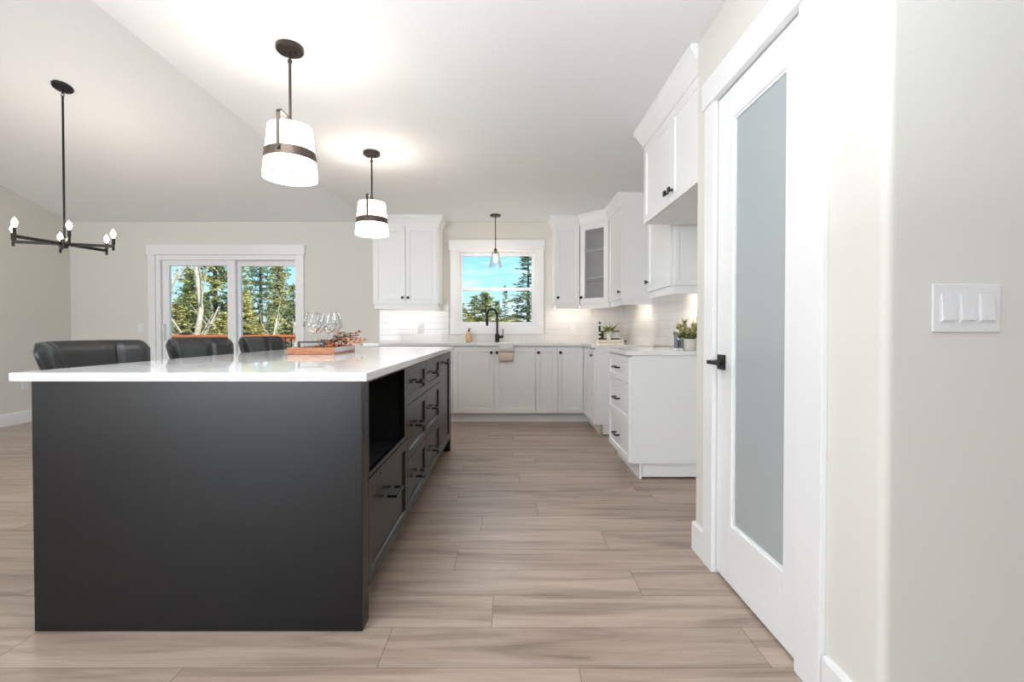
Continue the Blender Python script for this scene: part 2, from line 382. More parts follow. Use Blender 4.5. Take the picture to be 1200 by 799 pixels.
# baseboards
BB = [(0, 0), (0.015, 0), (0.015, 0.125), (0.010, 0.135), (0, 0.135)]
struct(MB().sweep([(XL, -4.1), (XL, YB)], BB).build('baseboard_left', 'trim_paint'))
struct(MB().sweep([(XL, YB), (-4.515, YB)], BB).build('baseboard_back', 'trim_paint'))
struct(MB().sweep([(-2.565, YB), (-1.62, YB)], BB).build('baseboard_back_middle', 'trim_paint'))
struct(MB().sweep([(XR, YP1), (XP, YP1), (XP, DY1+0.10)], [(p, q) for p, q in BB]).build('baseboard_pantry', 'trim_paint'))
struct(MB().sweep([(XP, DY0-0.125), (XP, YP0), (3.55, YP0)], BB).build('baseboard_near', 'trim_paint'))
struct(MB().sweep([(XR, 3.29), (XR, YP1)], BB).build('baseboard_alcove', 'trim_paint'))

# ------------------------------------------------------------ patio door (door_1)
x0, x1, z0, z1 = PD
ys = YB
dp = struct(MB().box(x0, x0+0.055, ys+0.0, ys+0.13, 0, z1).box(x1-0.03, x1, ys, ys+0.13, 0, z1)
            .box(x0+0.055, x1-0.03, ys, ys+0.13, z1-0.06, z1).box(x0+0.055, x1-0.03, ys, ys+0.13, 0, 0.04).build('door_1', 'vinyl', bevel=0.003))
MB().box(x0-0.085, x0, ys-0.02, ys, 0, z1).box(x1, x1+0.085, ys-0.02, ys, 0, z1).box(x0-0.10, x1+0.10, ys-0.026, ys, z1, z1+0.125).build('casing', 'trim_paint', dp, bevel=0.003)
def panel(name, a, b, y, st_l, st_r):
    o = MB().box(a, a+st_l, y, y+0.045, 0.04, z1-0.06).box(b-st_r, b, y, y+0.045, 0.04, z1-0.06).box(a+st_l, b-st_r, y, y+0.045, z1-0.13, z1-0.06).box(a+st_l, b-st_r, y, y+0.045, 0.04, 0.16).build(name, 'vinyl', dp, bevel=0.004)
    MB().box(a+st_l, b-st_r, y+0.018, y+0.026, 0.16, z1-0.13).build('pane', 'window_glass', o)
    return o
xm = -3.50
pl = panel('sliding_panel', x0+0.06, xm+0.05, ys+0.03, 0.085, 0.10)
panel('fixed_panel', xm-0.01, x1-0.03, ys+0.08, 0.10, 0.03)
MB().box(x0+0.085, x0+0.105, ys-0.015, ys+0.03, 0.93, 1.13).build('handle', 'plastic_white', pl, bevel=0.004)

# ------------------------------------------------------------ kitchen window (window_1)
x0, x1, z0, z1 = KW
wn = struct(MB().box(x0, x0+0.02, ys, ys+0.13, z0, z1).box(x1-0.02, x1, ys, ys+0.13, z0, z1).box(x0+0.02, x1-0.02, ys, ys+0.13, z1-0.02, z1).box(x0+0.02, x1-0.02, ys, ys+0.13, z0, z0+0.02).build('window_1', 'vinyl'))
MB().box(x0-0.095, x0, ys-0.02, ys, z0, z1).box(x1, x1+0.095, ys-0.02, ys, z0, z1).box(x0-0.11, x1+0.11, ys-0.027, ys, z1, z1+0.13).box(x0-0.095, x1+0.095, ys-0.02, ys, z0-0.095, z0).build('casing', 'trim_paint', wn, bevel=0.003)
def sash(name, za, zb, y):
    a, b = x0+0.02, x1-0.02
    o = MB().box(a, a+0.034, y, y+0.035, za, zb).box(b-0.034, b, y, y+0.035, za, zb).box(a+0.034, b-0.034, y, y+0.035, zb-0.04, zb).box(a+0.034, b-0.034, y, y+0.035, za, za+0.04).build(name, 'vinyl', wn, bevel=0.003)
    MB().box(a+0.034, b-0.034, y+0.014, y+0.02, za+0.04, zb-0.04).build('pane', 'window_glass', o)
sash('lower_sash', z0+0.02, 1.59, ys+0.03)
sash('upper_sash', 1.555, z1-0.02, ys+0.07)

# ------------------------------------------------------------ pantry door (door_2)
t = 0.035; xf = XP+0.004
GY0, GY1, GZ0, GZ1 = 1.532, 1.895, 0.255, 1.905
pdoor = struct(MB().box(xf, xf+t, DY0+0.003, GY0, 0.012, DZ-0.004).box(xf, xf+t, GY1, DY1-0.003, 0.012, DZ-0.004)
               .box(xf, xf+t, GY0, GY1, GZ1, DZ-0.004).box(xf, xf+t, GY0, GY1, 0.012, GZ0).build('door_2', 'trim_paint', bevel=0.002))
gf = MB()
for q in ((GY0, GY0+0.01, GZ0, GZ1), (GY1-0.01, GY1, GZ0, GZ1), (GY0+0.01, GY1-0.01, GZ1-0.01, GZ1), (GY0+0.01, GY1-0.01, GZ0, GZ0+0.01)):
    gf.box(xf+0.006, xf+0.02, *q)
gf.build('glass_bead', 'trim_paint', pdoor)
MB().box(xf+0.012, xf+0.022, GY0+0.01, GY1-0.01, GZ0+0.01, GZ1-0.01).build('frosted_pane', 'frosted', pdoor)
for z in (0.23, 1.05, 1.83):
    MB().box(xf-0.012, xf-0.0005, DY0-0.006, DY0+0.006, z-0.045, z+0.045).tube([(xf-0.010, DY0, z-0.05), (xf-0.010, DY0, z+0.05)], 0.005).build('hinge', 'black_metal', pdoor, smooth=40)
hd = MB().box(xf-0.009, xf-0.0005, 1.945, 2.008, 0.885, 0.948).build('rosette', 'black_metal', pdoor, bevel=0.002)
MB().tube([(xf-0.009, 1.977, 0.917), (xf-0.052, 1.977, 0.917)], 0.009).box(xf-0.062, xf-0.048, 1.868, 1.988, 0.909, 0.925).build('lever', 'black_metal', hd, smooth=40)
cs = MB().box(XP-0.018, XP, DY1, DY1+0.092, 0, DZ).box(XP-0.018, XP, DY0-0.118, DY0, 0, DZ).box(XP-0.026, XP, DY0-0.13, DY1+0.105, DZ, DZ+0.115)
cs.box(XP+0.04, XP+0.11, DY1-0.012, DY1, 0, DZ).box(XP+0.04, XP+0.11, DY0, DY0+0.012, 0, DZ)
struct(cs.build('trim_1', 'trim_paint', bevel=0.002))

# ------------------------------------------------------------ cabinets
def knob(cx, cz, y, parent):
    return MB().tube([(cx, y, cz), (cx, y-0.018, cz)], 0.006, 10).box(cx-0.0145, cx+0.0145, y-0.03, y-0.018, cz-0.0145, cz+0.0145).build('knob', 'black_metal', parent, bevel=0.0015)
def pull(cx, cz, y, parent, L=0.13):
    return MB().box(cx-L/2, cx-L/2+0.011, y-0.032, y, cz-0.006, cz+0.006).box(cx+L/2-0.011, cx+L/2, y-0.032, y, cz-0.006, cz+0.006).box(cx-L/2, cx+L/2, y-0.04, y-0.028, cz-0.006, cz+0.006).build('pull', 'black_metal', parent, bevel=0.001)
G = 0.0017
TK = 0.115; BT = 0.875
def door(parent, x0, x1, z0, z1, m, side=None, kz=None, y=0.0, rail=0.052, name='door'):
    o = MB().shaker(x0+G, x1-G, z0, z1, y, rail=rail).build(name, m, parent, bevel=0.0012)
    if side == 'l': knob(x0+0.032, kz, y, o)
    if side == 'r': knob(x1-0.032, kz, y, o)
    return o
def base_unit(name, label, loc, rz, W, m, doors=(), drawers=(), D=0.60, toe=True, group=None):
    # local frame: width along +x, front at y=0 facing -y, back at y=D
    t = thing(name, label, 'cabinet', loc, rz, group)
    MB().box(0.0005, W-0.0005, 0.021, D, TK-0.002, BT).build('carcass', m, t)
    if toe: MB().box(0.0005, W-0.0005, 0.075, 0.093, 0.002, TK-0.002).build('toe_kick', m, t)
    for a, b, side in doors: door(t, a, b, TK, BT-0.012, m, side, BT-0.075)
    for za, zb in drawers:
        o = MB().shaker(G, W-G, za+G, zb-G, 0.0, rail=0.042).build('drawer_front', m, t, bevel=0.0012)
        pull(W/2, (za+zb)/2, 0, o)
    return t
FY = 5.29; FX = 0.845
DR = [(0.115, 0.392), (0.392, 0.672), (0.672, 0.865)]
base_unit('base_cabinet', 'white two-door base cabinet behind the far end of the black island', (-1.62, FY, 0), 0, 0.99, 'cabinet_white', [(0, 0.495, 'r'), (0.495, 0.99, 'l')])
base_unit('sink_cabinet', 'white two-door sink base cabinet under the kitchen window', (-0.63, FY, 0), 0, 0.934, 'cabinet_white', [(0, 0.467, 'r'), (0.467, 0.934, 'l')])
base_unit('base_cabinet', 'narrow white single-door base cabinet right of the sink cabinet', (0.304, FY, 0), 0, 0.248, 'cabinet_white', [(0, 0.248, 'l')])
# corner unit, two doors meeting in the inner corner
YC = 4.655
t = thing('corner_cabinet', 'white corner base cabinet with two doors meeting at the inside corner', 'cabinet', (0.552, FY, 0))
MB().prism([(0.0005, 0.021), (FX-0.552+0.021, 0.021), (FX-0.552+0.021, YC-FY), (XR-0.001-0.552, YC-FY), (XR-0.001-0.552, 0.6), (0.0005, 0.6)], TK-0.002, BT).build('carcass', 'cabinet_white', t)
door(t, 0, FX-0.552-0.001, TK, BT-0.012, 'cabinet_white', 'l', BT-0.075)
dd = thing('corner', 'x', 'x'); bpy.data.objects.remove(dd)
def side_door(parent, Y0, Y1, X, z0, z1, m, rail, knobY=None, kz=None, glass=False):
    # door facing -x in world, written straight into parent-local coordinates
    px, py = parent.location.x, parent.location.y
    mb = MB().shaker(-Y1+G, -Y0-G, z0, z1, 0, rail=rail, glass=glass)
    mb.v = [(X-px+yy, -xx-py, zz) for xx, yy, zz in mb.v]
    o = mb.build('door', m, parent, bevel=0.0012)
    if knobY is not None:
        k = MB().tube([(0, 0, kz), (0, -0.018, kz)], 0.006, 10).box(-0.0145, 0.0145, -0.03, -0.018, kz-0.0145, kz+0.0145)
        k.v = [(X-px+yy, -xx-py+knobY, zz) for xx, yy, zz in k.v]
        k.build('knob', 'black_metal', o, bevel=0.0015)
    return o
side_door(t, YC+0.01, FY-0.003, FX, TK, BT-0.012, 'cabinet_white', 0.052, YC+0.05, BT-0.075)
MB().prism([(0.0005, 0.075), (FX-0.552+0.075, 0.075), (FX-0.552+0.075, YC-FY+0.02), (FX-0.552+0.093, YC-FY+0.02), (FX-0.552+0.093, 0.093), (0.0005, 0.093)], 0.002, TK-0.002).box(FX-0.552+0.095, XR-0.001-0.552, YC-FY+0.02, YC-FY+0.036, 0.012, TK-0.002).build('toe_kick', 'cabinet_white', t)
MB().box(FX-0.552+0.072, FX-0.552+0.094, YC-FY+0.012, YC-FY+0.0195, 0.0015, TK-0.002).build('raw_edge', 'raw_board', t)['label'] = 'bare brown board edge'
YN = 3.295; YF = 3.945
t = base_unit('drawer_cabinet', 'white three-drawer base cabinet with a plain end panel right of the aisle', (FX, YF, 0), R(-90), YF-YN, 'cabinet_white', [], DR, D=XR-FX-0.001)
MB().box(YF-YN, YF-YN+0.006, 0.021, XR-FX-0.001, TK-0.002, BT).build('end_panel', 'cabinet_white', t)
MB().box(YF-YN-0.03, YF-YN-0.014, 0.097, XR-FX-0.001, 0.014, TK-0.002).build('end_toe_kick', 'cabinet_white', t)
MB().box(YF-YN-0.013, YF-YN-0.004, 0.073, 0.096, 0.0015, TK-0.002).build('raw_edge', 'raw_board', t)['label'] = 'bare brown board edge'

# worktops
CT0, CT1 = 0.8755, 0.905
SX0, SX1, SY0, SY1 = -0.50, 0.20, 5.38, 5.72
wt = MB()
ov = 0.025
for q in ((-1.645, SX0, FY-ov, YB-0.0125), (SX0, SX1, FY-ov, SY0), (SX0, SX1, SY1, YB-0.0125)): wt.box(*q, CT0, CT1)
wt.prism([(SX1, FY-ov), (FX-ov, FY-ov), (FX-ov, YC-0.012), (XR-0.0125, YC-0.012), (XR-0.0125, YB-0.0125), (SX1, YB-0.0125)], CT0, CT1)
tag(wt.build('worktop', 'quartz'), 'long white worktop along the back wall turning the corner under the window', 'worktop')
tag(MB().box(FX-ov, XR-0.0125, YN-0.02, YF+0.01, CT0, CT1).build('worktop', 'quartz', bevel=0.002), 'short white worktop on the three-drawer cabinet carrying the pot plant', 'worktop')
# backsplash
bs = MB()
YT = YB-0.012
cx0, cx1, cz0 = KW[0]-0.112, KW[1]+0.112, KW[2]-0.097
for q in ((-1.62, cx0, CT1, 1.38), (cx0, cx1, CT1, cz0), (cx1, XR, CT1, 1.38)): bs.box(q[0], q[1], YT, YB-0.0005, q[2], q[3])
struct(bs.build('wall_tile_back', 'tile_back'))
struct(MB().box(XR-0.012, XR-0.0005, YN-0.0, YT-0.0005, CT1, 1.38).build('wall_tile_right', 'tile_side'))

# uppers
UZ0, UZ1 = 1.362, 2.285
CRN = [(0, 2.28), (0.008, 2.28), (0.010, 2.305), (0.022, 2.325), (0.040, 2.365), (0.052, 2.38), (0.055, 2.385), (0.055, ZC-0.001), (0, ZC-0.001)]
UYF = 5.58; UXF = 1.125; UD = YB - UYF
RAIL = [(-0.035, UZ0-0.055), (-0.018, UZ0-0.055), (-0.018, UZ0), (-0.035, UZ0)]
def strip(mb, parent): mb.build('light_strip', 'light_strip', parent)
t = thing('wall_cabinet', 'white two-door wall cabinet left of the kitchen window', 'cabinet', (-1.615, UYF, 0))
W = 0.785
MB().box(0, W, 0.021, UD-0.001, UZ0, ZC-0.12).build('carcass', 'cabinet_white', t, bevel=0.001)
door(t, 0.012, 0.39, UZ0, UZ1, 'cabinet_white', 'r', UZ0+0.075)
door(t, 0.392, W-0.012, UZ0, UZ1, 'cabinet_white', 'l', UZ0+0.075)
MB().sweep([(0, UD-0.002), (0, 0.0), (W, 0.0), (W, UD-0.002)][::-1], CRN).build('crown', 'cabinet_white', t) if False else MB().sweep([(0, UD-0.002), (0, 0.0), (W, 0.0), (W, UD-0.002)], [(-a if False else a, b) for a, b in CRN]).build('crown', 'cabinet_white', t)
MB().sweep([(0, UD-0.013), (0, 0.0), (W, 0.0), (W, UD-0.013)], RAIL).build('light_rail', 'cabinet_white', t)
strip(MB().box(0.06, W-0.06, 0.20, 0.225, UZ0-0.012, UZ0-0.0005), t)
t = thing('wall_cabinet', 'narrow white single-door wall cabinet right of the kitchen window', 'cabinet', (0.545, UYF, 0))
W = 0.30
MB().box(0, W, 0.021, UD-0.001, UZ0, ZC-0.12).build('carcass', 'cabinet_white', t, bevel=0.001)
door(t, 0.008, W-0.001, UZ0, UZ1, 'cabinet_white', 'l', UZ0+0.075)
MB().sweep([(0, UD-0.013), (0, 0.0), (W, 0.0)], RAIL).build('light_rail', 'cabinet_white', t)
strip(MB().box(0.05, W-0.03, 0.20, 0.225, UZ0-0.012, UZ0-0.0005), t)
# diagonal corner
YD = 5.29; XD = 0.845
t = thing('corner_wall_cabinet', 'white diagonal corner wall cabinet with a glass door and two shelves', 'cabinet', (XD, UYF, 0))
L = math.hypot(UXF-XD, UYF-YD); ang = math.atan2(YD-UYF, UXF-XD)
def dloc(mb):   # local: width along the diagonal, y into the cabinet
    c, s_ = math.cos(ang), math.sin(ang)
    mb.v = [(xx*c - yy*s_, xx*s_ + yy*c, zz) for xx, yy, zz in mb.v]; return mb
cab = MB(); wx = XR-XD-0.001; wy = UD-0.001; ly = YD-UYF; ux = UXF-XD
out = [(0.004, 0.02), (0.004, wy), (wx, wy), (wx, ly+0.004), (ux+0.02, ly+0.004)]
inn = [(0.022, 0.05), (0.022, wy-0.016), (wx-0.016, wy-0.016), (wx-0.016, ly+0.022), (ux+0.05, ly+0.022)]
for i in range(4):
    cab.prism([out[i], out[i+1], inn[i+1], inn[i]], UZ0, ZC-0.12)
fp = [(0.03, 0.03), (0.03, wy-0.02), (wx-0.02, wy-0.02), (wx-0.02, ly+0.03), (ux+0.03, ly+0.03)]
cab.prism(fp, UZ0, UZ0+0.018); cab.prism(fp, UZ1-0.01, UZ1+0.004)
cab.build('carcass', 'cabinet_white', t)
for z in (1.66, 1.985):
    MB().prism([(0.05, 0.06), (0.05, wy-0.02), (wx-0.02, wy-0.02), (wx-0.02, ly+0.05), (ux+0.06, ly+0.05)], z, z+0.016).build('shelf', 'cabinet_white', t)
d = dloc(MB().shaker(0.006, L-0.004, UZ0, UZ1, 0.0, rail=0.062, glass=True)).build('door', 'cabinet_white', t, bevel=0.001)
dloc(MB().box(0.06, L-0.058, 0.010, 0.014, UZ0+0.06, UZ1-0.06)).build('glass_pane', 'door_lite', d)
k = MB().tube([(0.034, 0, UZ0+0.075), (0.034, -0.018, UZ0+0.075)], 0.006, 10).box(0.02, 0.049, -0.03, -0.018, UZ0+0.06, UZ0+0.09)
dloc(k).build('knob', 'black_metal', d)
r2 = MB().sweep([(0, 0), (ux, ly)], RAIL); r2.build('light_rail', 'cabinet_white', t)
YU = 4.69
t = thing('wall_cabinet', 'white wall cabinet on the right wall beside the glass corner cabinet', 'cabinet', (UXF, YU, 0))
MB().box(0.021, XR-UXF-0.001, 0, YD-YU-0.001, UZ0, ZC-0.12).build('carcass', 'cabinet_white', t, bevel=0.001)
side_door(t, YU+0.004, YD-0.008, UXF, UZ0, UZ1, 'cabinet_white', 0.052, YU+0.04, UZ0+0.075)
MB().sweep([(0, YD-YU-0.001), (0, 0), (XR-UXF-0.013, 0)], RAIL).build('light_rail', 'cabinet_white', t)
strip(MB().box(0.16, 0.185, 0.04, YD-YU-0.05, UZ0-0.012, UZ0-0.0005), t)
cr_ = MB().sweep([(0.545, YB-0.002), (0.545, UYF), (XD, UYF), (UXF, YD), (UXF, YU), (XR-0.002, YU)], CRN)
struct(cr_.build('trim_2', 'cabinet_white'))
YU0, YU1 = 3.27, 3.815
t = thing('wall_cabinet', 'white wall cabinet low beneath the deep overhead cabinet, above the pot plant', 'cabinet', (UXF, YU0, 0))
MB().box(0.021, XR-UXF-0.001, 0, YU1-YU0, UZ0, ZC-0.001).build('carcass', 'cabinet_white', t, bevel=0.001)
side_door(t, YU0+0.002, YU1-0.002, UXF, UZ0, UZ1, 'cabinet_white', 0.052, YU1-0.035, UZ0+0.075)
MB().sweep([(0, YU1-YU0), (0, 0), (XR-UXF-0.013, 0)], RAIL).build('light_rail', 'cabinet_white', t)
MB().shaker(0.03, XR-UXF-0.004, UZ0+0.004, UZ1, -0.008, th=0.0078, rail=0.03, rec=0.003).build('side_panel', 'cabinet_white', t)
strip(MB().box(0.16, 0.185, 0.05, YU1-YU0-0.05, UZ0-0.012, UZ0-0.0005), t)
YO0, YO1, XO, OZ = 2.237, 3.195, 0.916, 1.768
t = thing('overhead_cabinet', 'deep white two-door cabinet hung high against the pantry corner over an empty alcove', 'cabinet', (XO, YO0, 0))
MB().box(0.021, XR-XO-0.001, 0, YO1-YO0, OZ, ZC-0.12).build('carcass', 'cabinet_white', t, bevel=0.001)
YM = 2.665
side_door(t, YO0+0.004, YM, XO, OZ, UZ1, 'cabinet_white', 0.052, YM-0.035, OZ+0.065)
side_door(t, YM, YO1-0.002, XO, OZ, UZ1, 'cabinet_white', 0.052, YM+0.035, OZ+0.065)
MB().sweep([(XR-XO-0.002, YO1-YO0), (0, YO1-YO0), (0, 0.002)], CRN).build('crown', 'cabinet_white', t)

# ------------------------------------------------------------ island
IX = -0.508; IY0 = 1.622; IYP = 1.693
t = thing('end_panel', 'large matte black end panel closing the near end of the island', 'panel', (IX, IY0, 0))
MB().box(-1.144, -0.0, 0, 0.022, 0.0015, BT).build('sheet', 'cabinet_black', t, bevel=0.0015)
MB().box(-0.10, 0.0, 0.0225, IYP-IY0-0.001, 0.0015, BT).build('corner_post', 'cabinet_black', t, bevel=0.001)
YS = [IYP, 2.347, 2.885, 3.455, 4.055]; IYE = 4.125
t = thing('microwave_cabinet', 'black island cabinet with an open black niche above one deep drawer', 'cabinet', (IX, YS[0], 0), R(90))
W = YS[1]-YS[0]; D = 0.60
ca = MB().box(0.0005, 0.02, 0.021, D, TK, BT).box(W-0.02, W-0.0005, 0.021, D, TK, BT).box(0.02, W-0.02, 0.021, D, TK, 0.50).box(0.02, W-0.02, D-0.02, D, 0.50, BT).box(0.02, W-0.02, 0.021, D-0.02, BT-0.02, BT)
ca.build('carcass', 'cabinet_inside', t)
MB().box(0.0005, 0.012, 0, 0.02, 0.513, BT-0.002).box(W-0.06, W-0.0005, 0, 0.02, 0.513, BT-0.002).box(0.012, W-0.06, 0, 0.02, 0.513, 0.53).box(0.012, W-0.06, 0, 0.02, BT-0.014, BT-0.002).build('niche_frame', 'cabinet_black', t, bevel=0.001)
o = MB().shaker(G, W-G, TK+G, 0.507, 0.0, rail=0.045).build('drawer_front', 'cabinet_black', t, bevel=0.0012); pull(W*0.5, 0.355, 0, o)
MB().box(0.0, W, 0.075, 0.09, 0.002, TK).build('toe_kick', 'cabinet_inside', t)
g0 = 'black island drawer stacks'
base_unit('drawer_cabinet', 'black three-drawer island cabinet next to the open niche', (IX, YS[1], 0), R(90), YS[2]-YS[1], 'cabinet_black', [], DR)
base_unit('drawer_cabinet', 'black three-drawer island cabinet between the other drawers and the tall end door', (IX, YS[2], 0), R(90), YS[3]-YS[2], 'cabinet_black', [], DR)
t = thing('pull_out_cabinet', 'black full-height pull-out door cabinet at the far end of the island', 'cabinet', (IX, YS[3], 0), R(90))
W = YS[4]-YS[3]
MB().box(0.0005, W-0.0005, 0.021, 0.6, TK, BT).build('carcass', 'cabinet_black', t)
o = door(t, 0, W, TK, BT-0.012, 'cabinet_black'); pull(W*0.5, 0.79, 0, o)
MB().box(0.0005, W-0.0005, 0.075, 0.09, 0.002, TK).build('toe_kick', 'cabinet_black', t)
t = thing('end_panel', 'black end panel at the far end of the island, facing the sink', 'panel', (IX, YS[4]+0.001, 0))
MB().box(-1.144, 0.0, 0.047, IYE-YS[4]-0.001, 0.0015, BT).build('sheet', 'cabinet_black', t, bevel=0.001)
MB().box(-0.10, 0.0, 0.0, 0.0465, 0.0015, BT).build('corner_post', 'cabinet_black', t, bevel=0.001)
tag(MB().box(IX-0.625, IX-0.603, IYP+0.001, YS[4]-0.001, 0.0015, BT).build('back_panel', 'cabinet_black'), 'black back panel of the island behind the bar stools', 'panel')
tag(MB().box(-1.705, -0.484, 1.598, 4.16, CT0, CT1).build('island_worktop', 'quartz', bevel=0.002), 'thick glossy white worktop on the black island', 'worktop')

# ------------------------------------------------------------ bar stools
def stool(loc, label, first):
    if first is not None:
        c = copy_tree(first); c.location = loc; c['label'] = label; return c
    t = thing('bar_stool', label, 'stool', loc, 0, 'black bar stools along the island')
    # sitter faces +x
    hw = 0.285
    nu, nz = 28, 12
    mb = MB(); zb, zt = 0.66, 1.0
    def P(u, vv, side):
        wfac = 0.70 + 0.30*vv
        y = u*hw*wfac
        x = -0.165 - 0.07*vv + 0.17*max(0, abs(u)-0.42)**1.35/(0.58**1.35)*0.62
        z = zb + (zt-zb)*vv + 0.004*(1-u*u)*vv
        # rounded corners at top
        edge = max(0, (abs(u)-0.86)/0.14)
        z -= 0.040*edge**2.6*vv
        return Vector((x, y, z))
    def off(u, vv):
        e1 = 1-abs(u)**8; e2 = 1-(abs(2*vv-1))**10
        puff = 1.0
        for s0 in (-0.62, 0.62): puff -= 0.45*math.exp(-((u-s0)/0.025)**2)
        return (0.006+0.026*max(0, e1*e2)**0.5)*1.0*puff
    fr = []; bk = []
    for i in range(nz+1):
        vv = i/nz
        for j in range(nu*2+1):
            u = -1+j/nu
            p = P(u, vv, 0); du = (P(min(1,u+0.01), vv, 0)-P(max(-1,u-0.01), vv, 0)).normalized()
            dv = (P(u, min(1,vv+0.01), 0)-P(u, max(0,vv-0.01), 0)).normalized()
            n = du.cross(dv).normalized()
            if n.x < 0: n = -n
            o_ = off(u, vv); fr.append(p+n*o_); bk.append(p-n*(o_*0.9))
    cols = nu*2+1; tot = (nz+1)*cols
    fs = []
    for i in range(nz):
        for j in range(cols-1):
            q = (i*cols+j, i*cols+j+1, (i+1)*cols+j+1, (i+1)*cols+j)
            fs.append(q); fs.append(tuple(tot+k for k in reversed(q)))
    for j in range(cols-1):
        fs.append((j+1, j, tot+j, tot+j+1)); a_ = nz*cols
        fs.append((a_+j, a_+j+1, tot+a_+j+1, tot+a_+j))
    for i in range(nz):
        fs.append((i*cols, (i+1)*cols, tot+(i+1)*cols, tot+i*cols)); b_ = cols-1
        fs.append(((i+1)*cols+b_, i*cols+b_, tot+i*cols+b_, tot+(i+1)*cols+b_))
    mb.add(fr+bk, fs).build('backrest', 'leather', t, smooth=50)
    se = MB(); pr = [(0.001, 0.60), (0.19, 0.60), (0.215, 0.615), (0.22, 0.64), (0.205, 0.662), (0.15, 0.672), (0.001, 0.675)]
    se.lathe(pr, (0.02, 0, 0), 32); se.build('seat', 'leather', t, smooth=50)
    for sx in (-1, 1):
        for sy in (-1, 1):
            MB().tube([(0.02+sx*0.13, sy*0.13, 0.60), (0.02+sx*0.20, sy*0.20, 0.002)], [0.014, 0.010], 10).build('leg', 'stool_metal', t, smooth=40)
    ft = MB(); q = [(0.02+a*0.172, b*0.172, 0.24) for a, b in ((-1,-1),(1,-1),(1,1),(-1,1),(-1,-1))]
    for i in range(4): ft.tube([q[i], q[i+1]], 0.008, 8)
    ft.build('footrest', 'stool_metal', t, smooth=40)
    return t
s1 = stool((-1.685, 2.085, 0), 'black leather bar stool nearest the camera along the island', None)
stool((-1.685, 2.80, 0), 'middle black leather bar stool, in front of the left patio door pane', s1)
stool((-1.685, 3.50, 0), 'black leather bar stool farthest along the island, next to the wooden tray', s1)

# ------------------------------------------------------------ things on the island
zt = CT1
t = thing('serving_tray', 'orange-brown wooden serving tray with two black handles on the island', 'tray', (-1.19, 3.02, zt), R(3))
tx, ty = 0.137, 0.225
MB().box(-tx, tx, -ty, ty, 0.001, 0.012).box(-tx, tx, -ty, -ty+0.012, 0.012, 0.042).box(-tx, tx, ty-0.012, ty, 0.012, 0.042).build('tray_body', 'tray_wood', t, bevel=0.0015)
for sx in (-1, 1): MB().box(min(sx*tx, sx*(tx-0.012)), max(sx*tx, sx*(tx-0.012)), -ty+0.0125, ty-0.0125, 0.0125, 0.042).build('side_panel', 'tray_side', t, bevel=0.001)['label'] = 'pale grey side of the tray'
for sy in (-1, 1):
    y = sy*(ty-0.006)
    MB().box(-0.078, 0.078, y-0.005, y+0.005, 0.070, 0.080).box(-0.078, -0.066, y-0.005, y+0.005, 0.0425, 0.070).box(0.066, 0.078, y-0.005, y+0.005, 0.0425, 0.070).build('handle', 'black_metal', t)
gl = None
pos = [(-1.2106, 2.90, 'front-left wine glass on the tray, its left rim clear of the others'), (-1.147, 2.99, 'front-right wine glass of the four on the tray, left of the dried flowers'),
       (-1.241, 3.06, 'rear-left wine glass on the tray, overlapping the front-left one'), (-1.171, 3.15, 'rear-right wine glass on the tray, nearest the dried flowers')]
for x, y, lb in pos:
    if gl is None:
        gl = thing('wine_glass', lb, 'glass', (x, y, zt+0.0125), 0, 'wine glasses on the tray')
        H = 0.245
        MB().lathe([(0.0005, 0.001), (0.036, 0.001), (0.036, 0.003), (0.012, 0.006), (0.0045, 0.012), (0.0035, 0.03), (0.0035, 0.10), (0.006, 0.112)], n=28).build('stem', 'clear_glass', gl, smooth=50)
        MB().lathe([(0.006, 0.112), (0.020, 0.119), (0.040, 0.140), (0.0535, 0.160), (0.0545, 0.167), (0.050, 0.185), (0.040, 0.218), (0.033, H), (0.0318, H), (0.0385, 0.218), (0.0485, 0.185), (0.0528, 0.167), (0.0518, 0.161), (0.0388, 0.142), (0.019, 0.121), (0.001, 0.115)], n=32).build('bowl', 'clear_glass', gl, smooth=50)
    else:
        c = copy_tree(gl); c.location = (x, y, zt+0.0125); c['label'] = lb
def leaf_quad(mb, p, d, L, wd, rnd):
    d = d.normalized(); s = d.orthogonal().normalized(); s = (Matrix.Rotation(rnd.uniform(0, 6.28), 3, d) @ s)
    n = d.cross(s)
    mb.add([p, p+d*L*0.45+s*wd/2+n*wd*0.12, p+d*L, p+d*L*0.45-s*wd/2+n*wd*0.12], [(0,1,2,3)])
rd = random.Random(11)
t = thing('dried_flowers', 'sprig of dried orange and pink flowers lying over the tray end', 'flowers', (-1.135, 3.12, zt))
sm = MB(); lo = MB(); lp = MB(); lr = MB()
for i in range(16):
    p0 = Vector((rd.uniform(-0.09, -0.02), rd.uniform(-0.06, 0.04), 0.05))
    e = Vector((rd.uniform(-0.02, 0.13), rd.uniform(-0.06, 0.16), rd.uniform(0.05, 0.135)))
    m_ = (p0+e)/2 + Vector((0, 0, 0.03)); sm.tube([p0, m_, e], 0.0016, 5)
    for k in range(9):
        q = m_.lerp(e, rd.uniform(0, 1.05)); dd_ = Vector((rd.uniform(-1,1), rd.uniform(-1,1), rd.uniform(-0.4,1)))
        leaf_quad([lo, lp, lr][rd.choice([0,1,1,2,2])], q, dd_, rd.uniform(0.012, 0.026), rd.uniform(0.008, 0.018), rd)
for i in range(60):
    q = Vector((rd.uniform(0.03, 0.16), rd.uniform(0.02, 0.16), rd.uniform(0.045, 0.085)))
    leaf_quad([lo, lp, lp][i % 3], q, Vector((rd.uniform(-1,1), rd.uniform(-1,1), rd.uniform(-0.2,1))), 0.026, 0.02, rd)
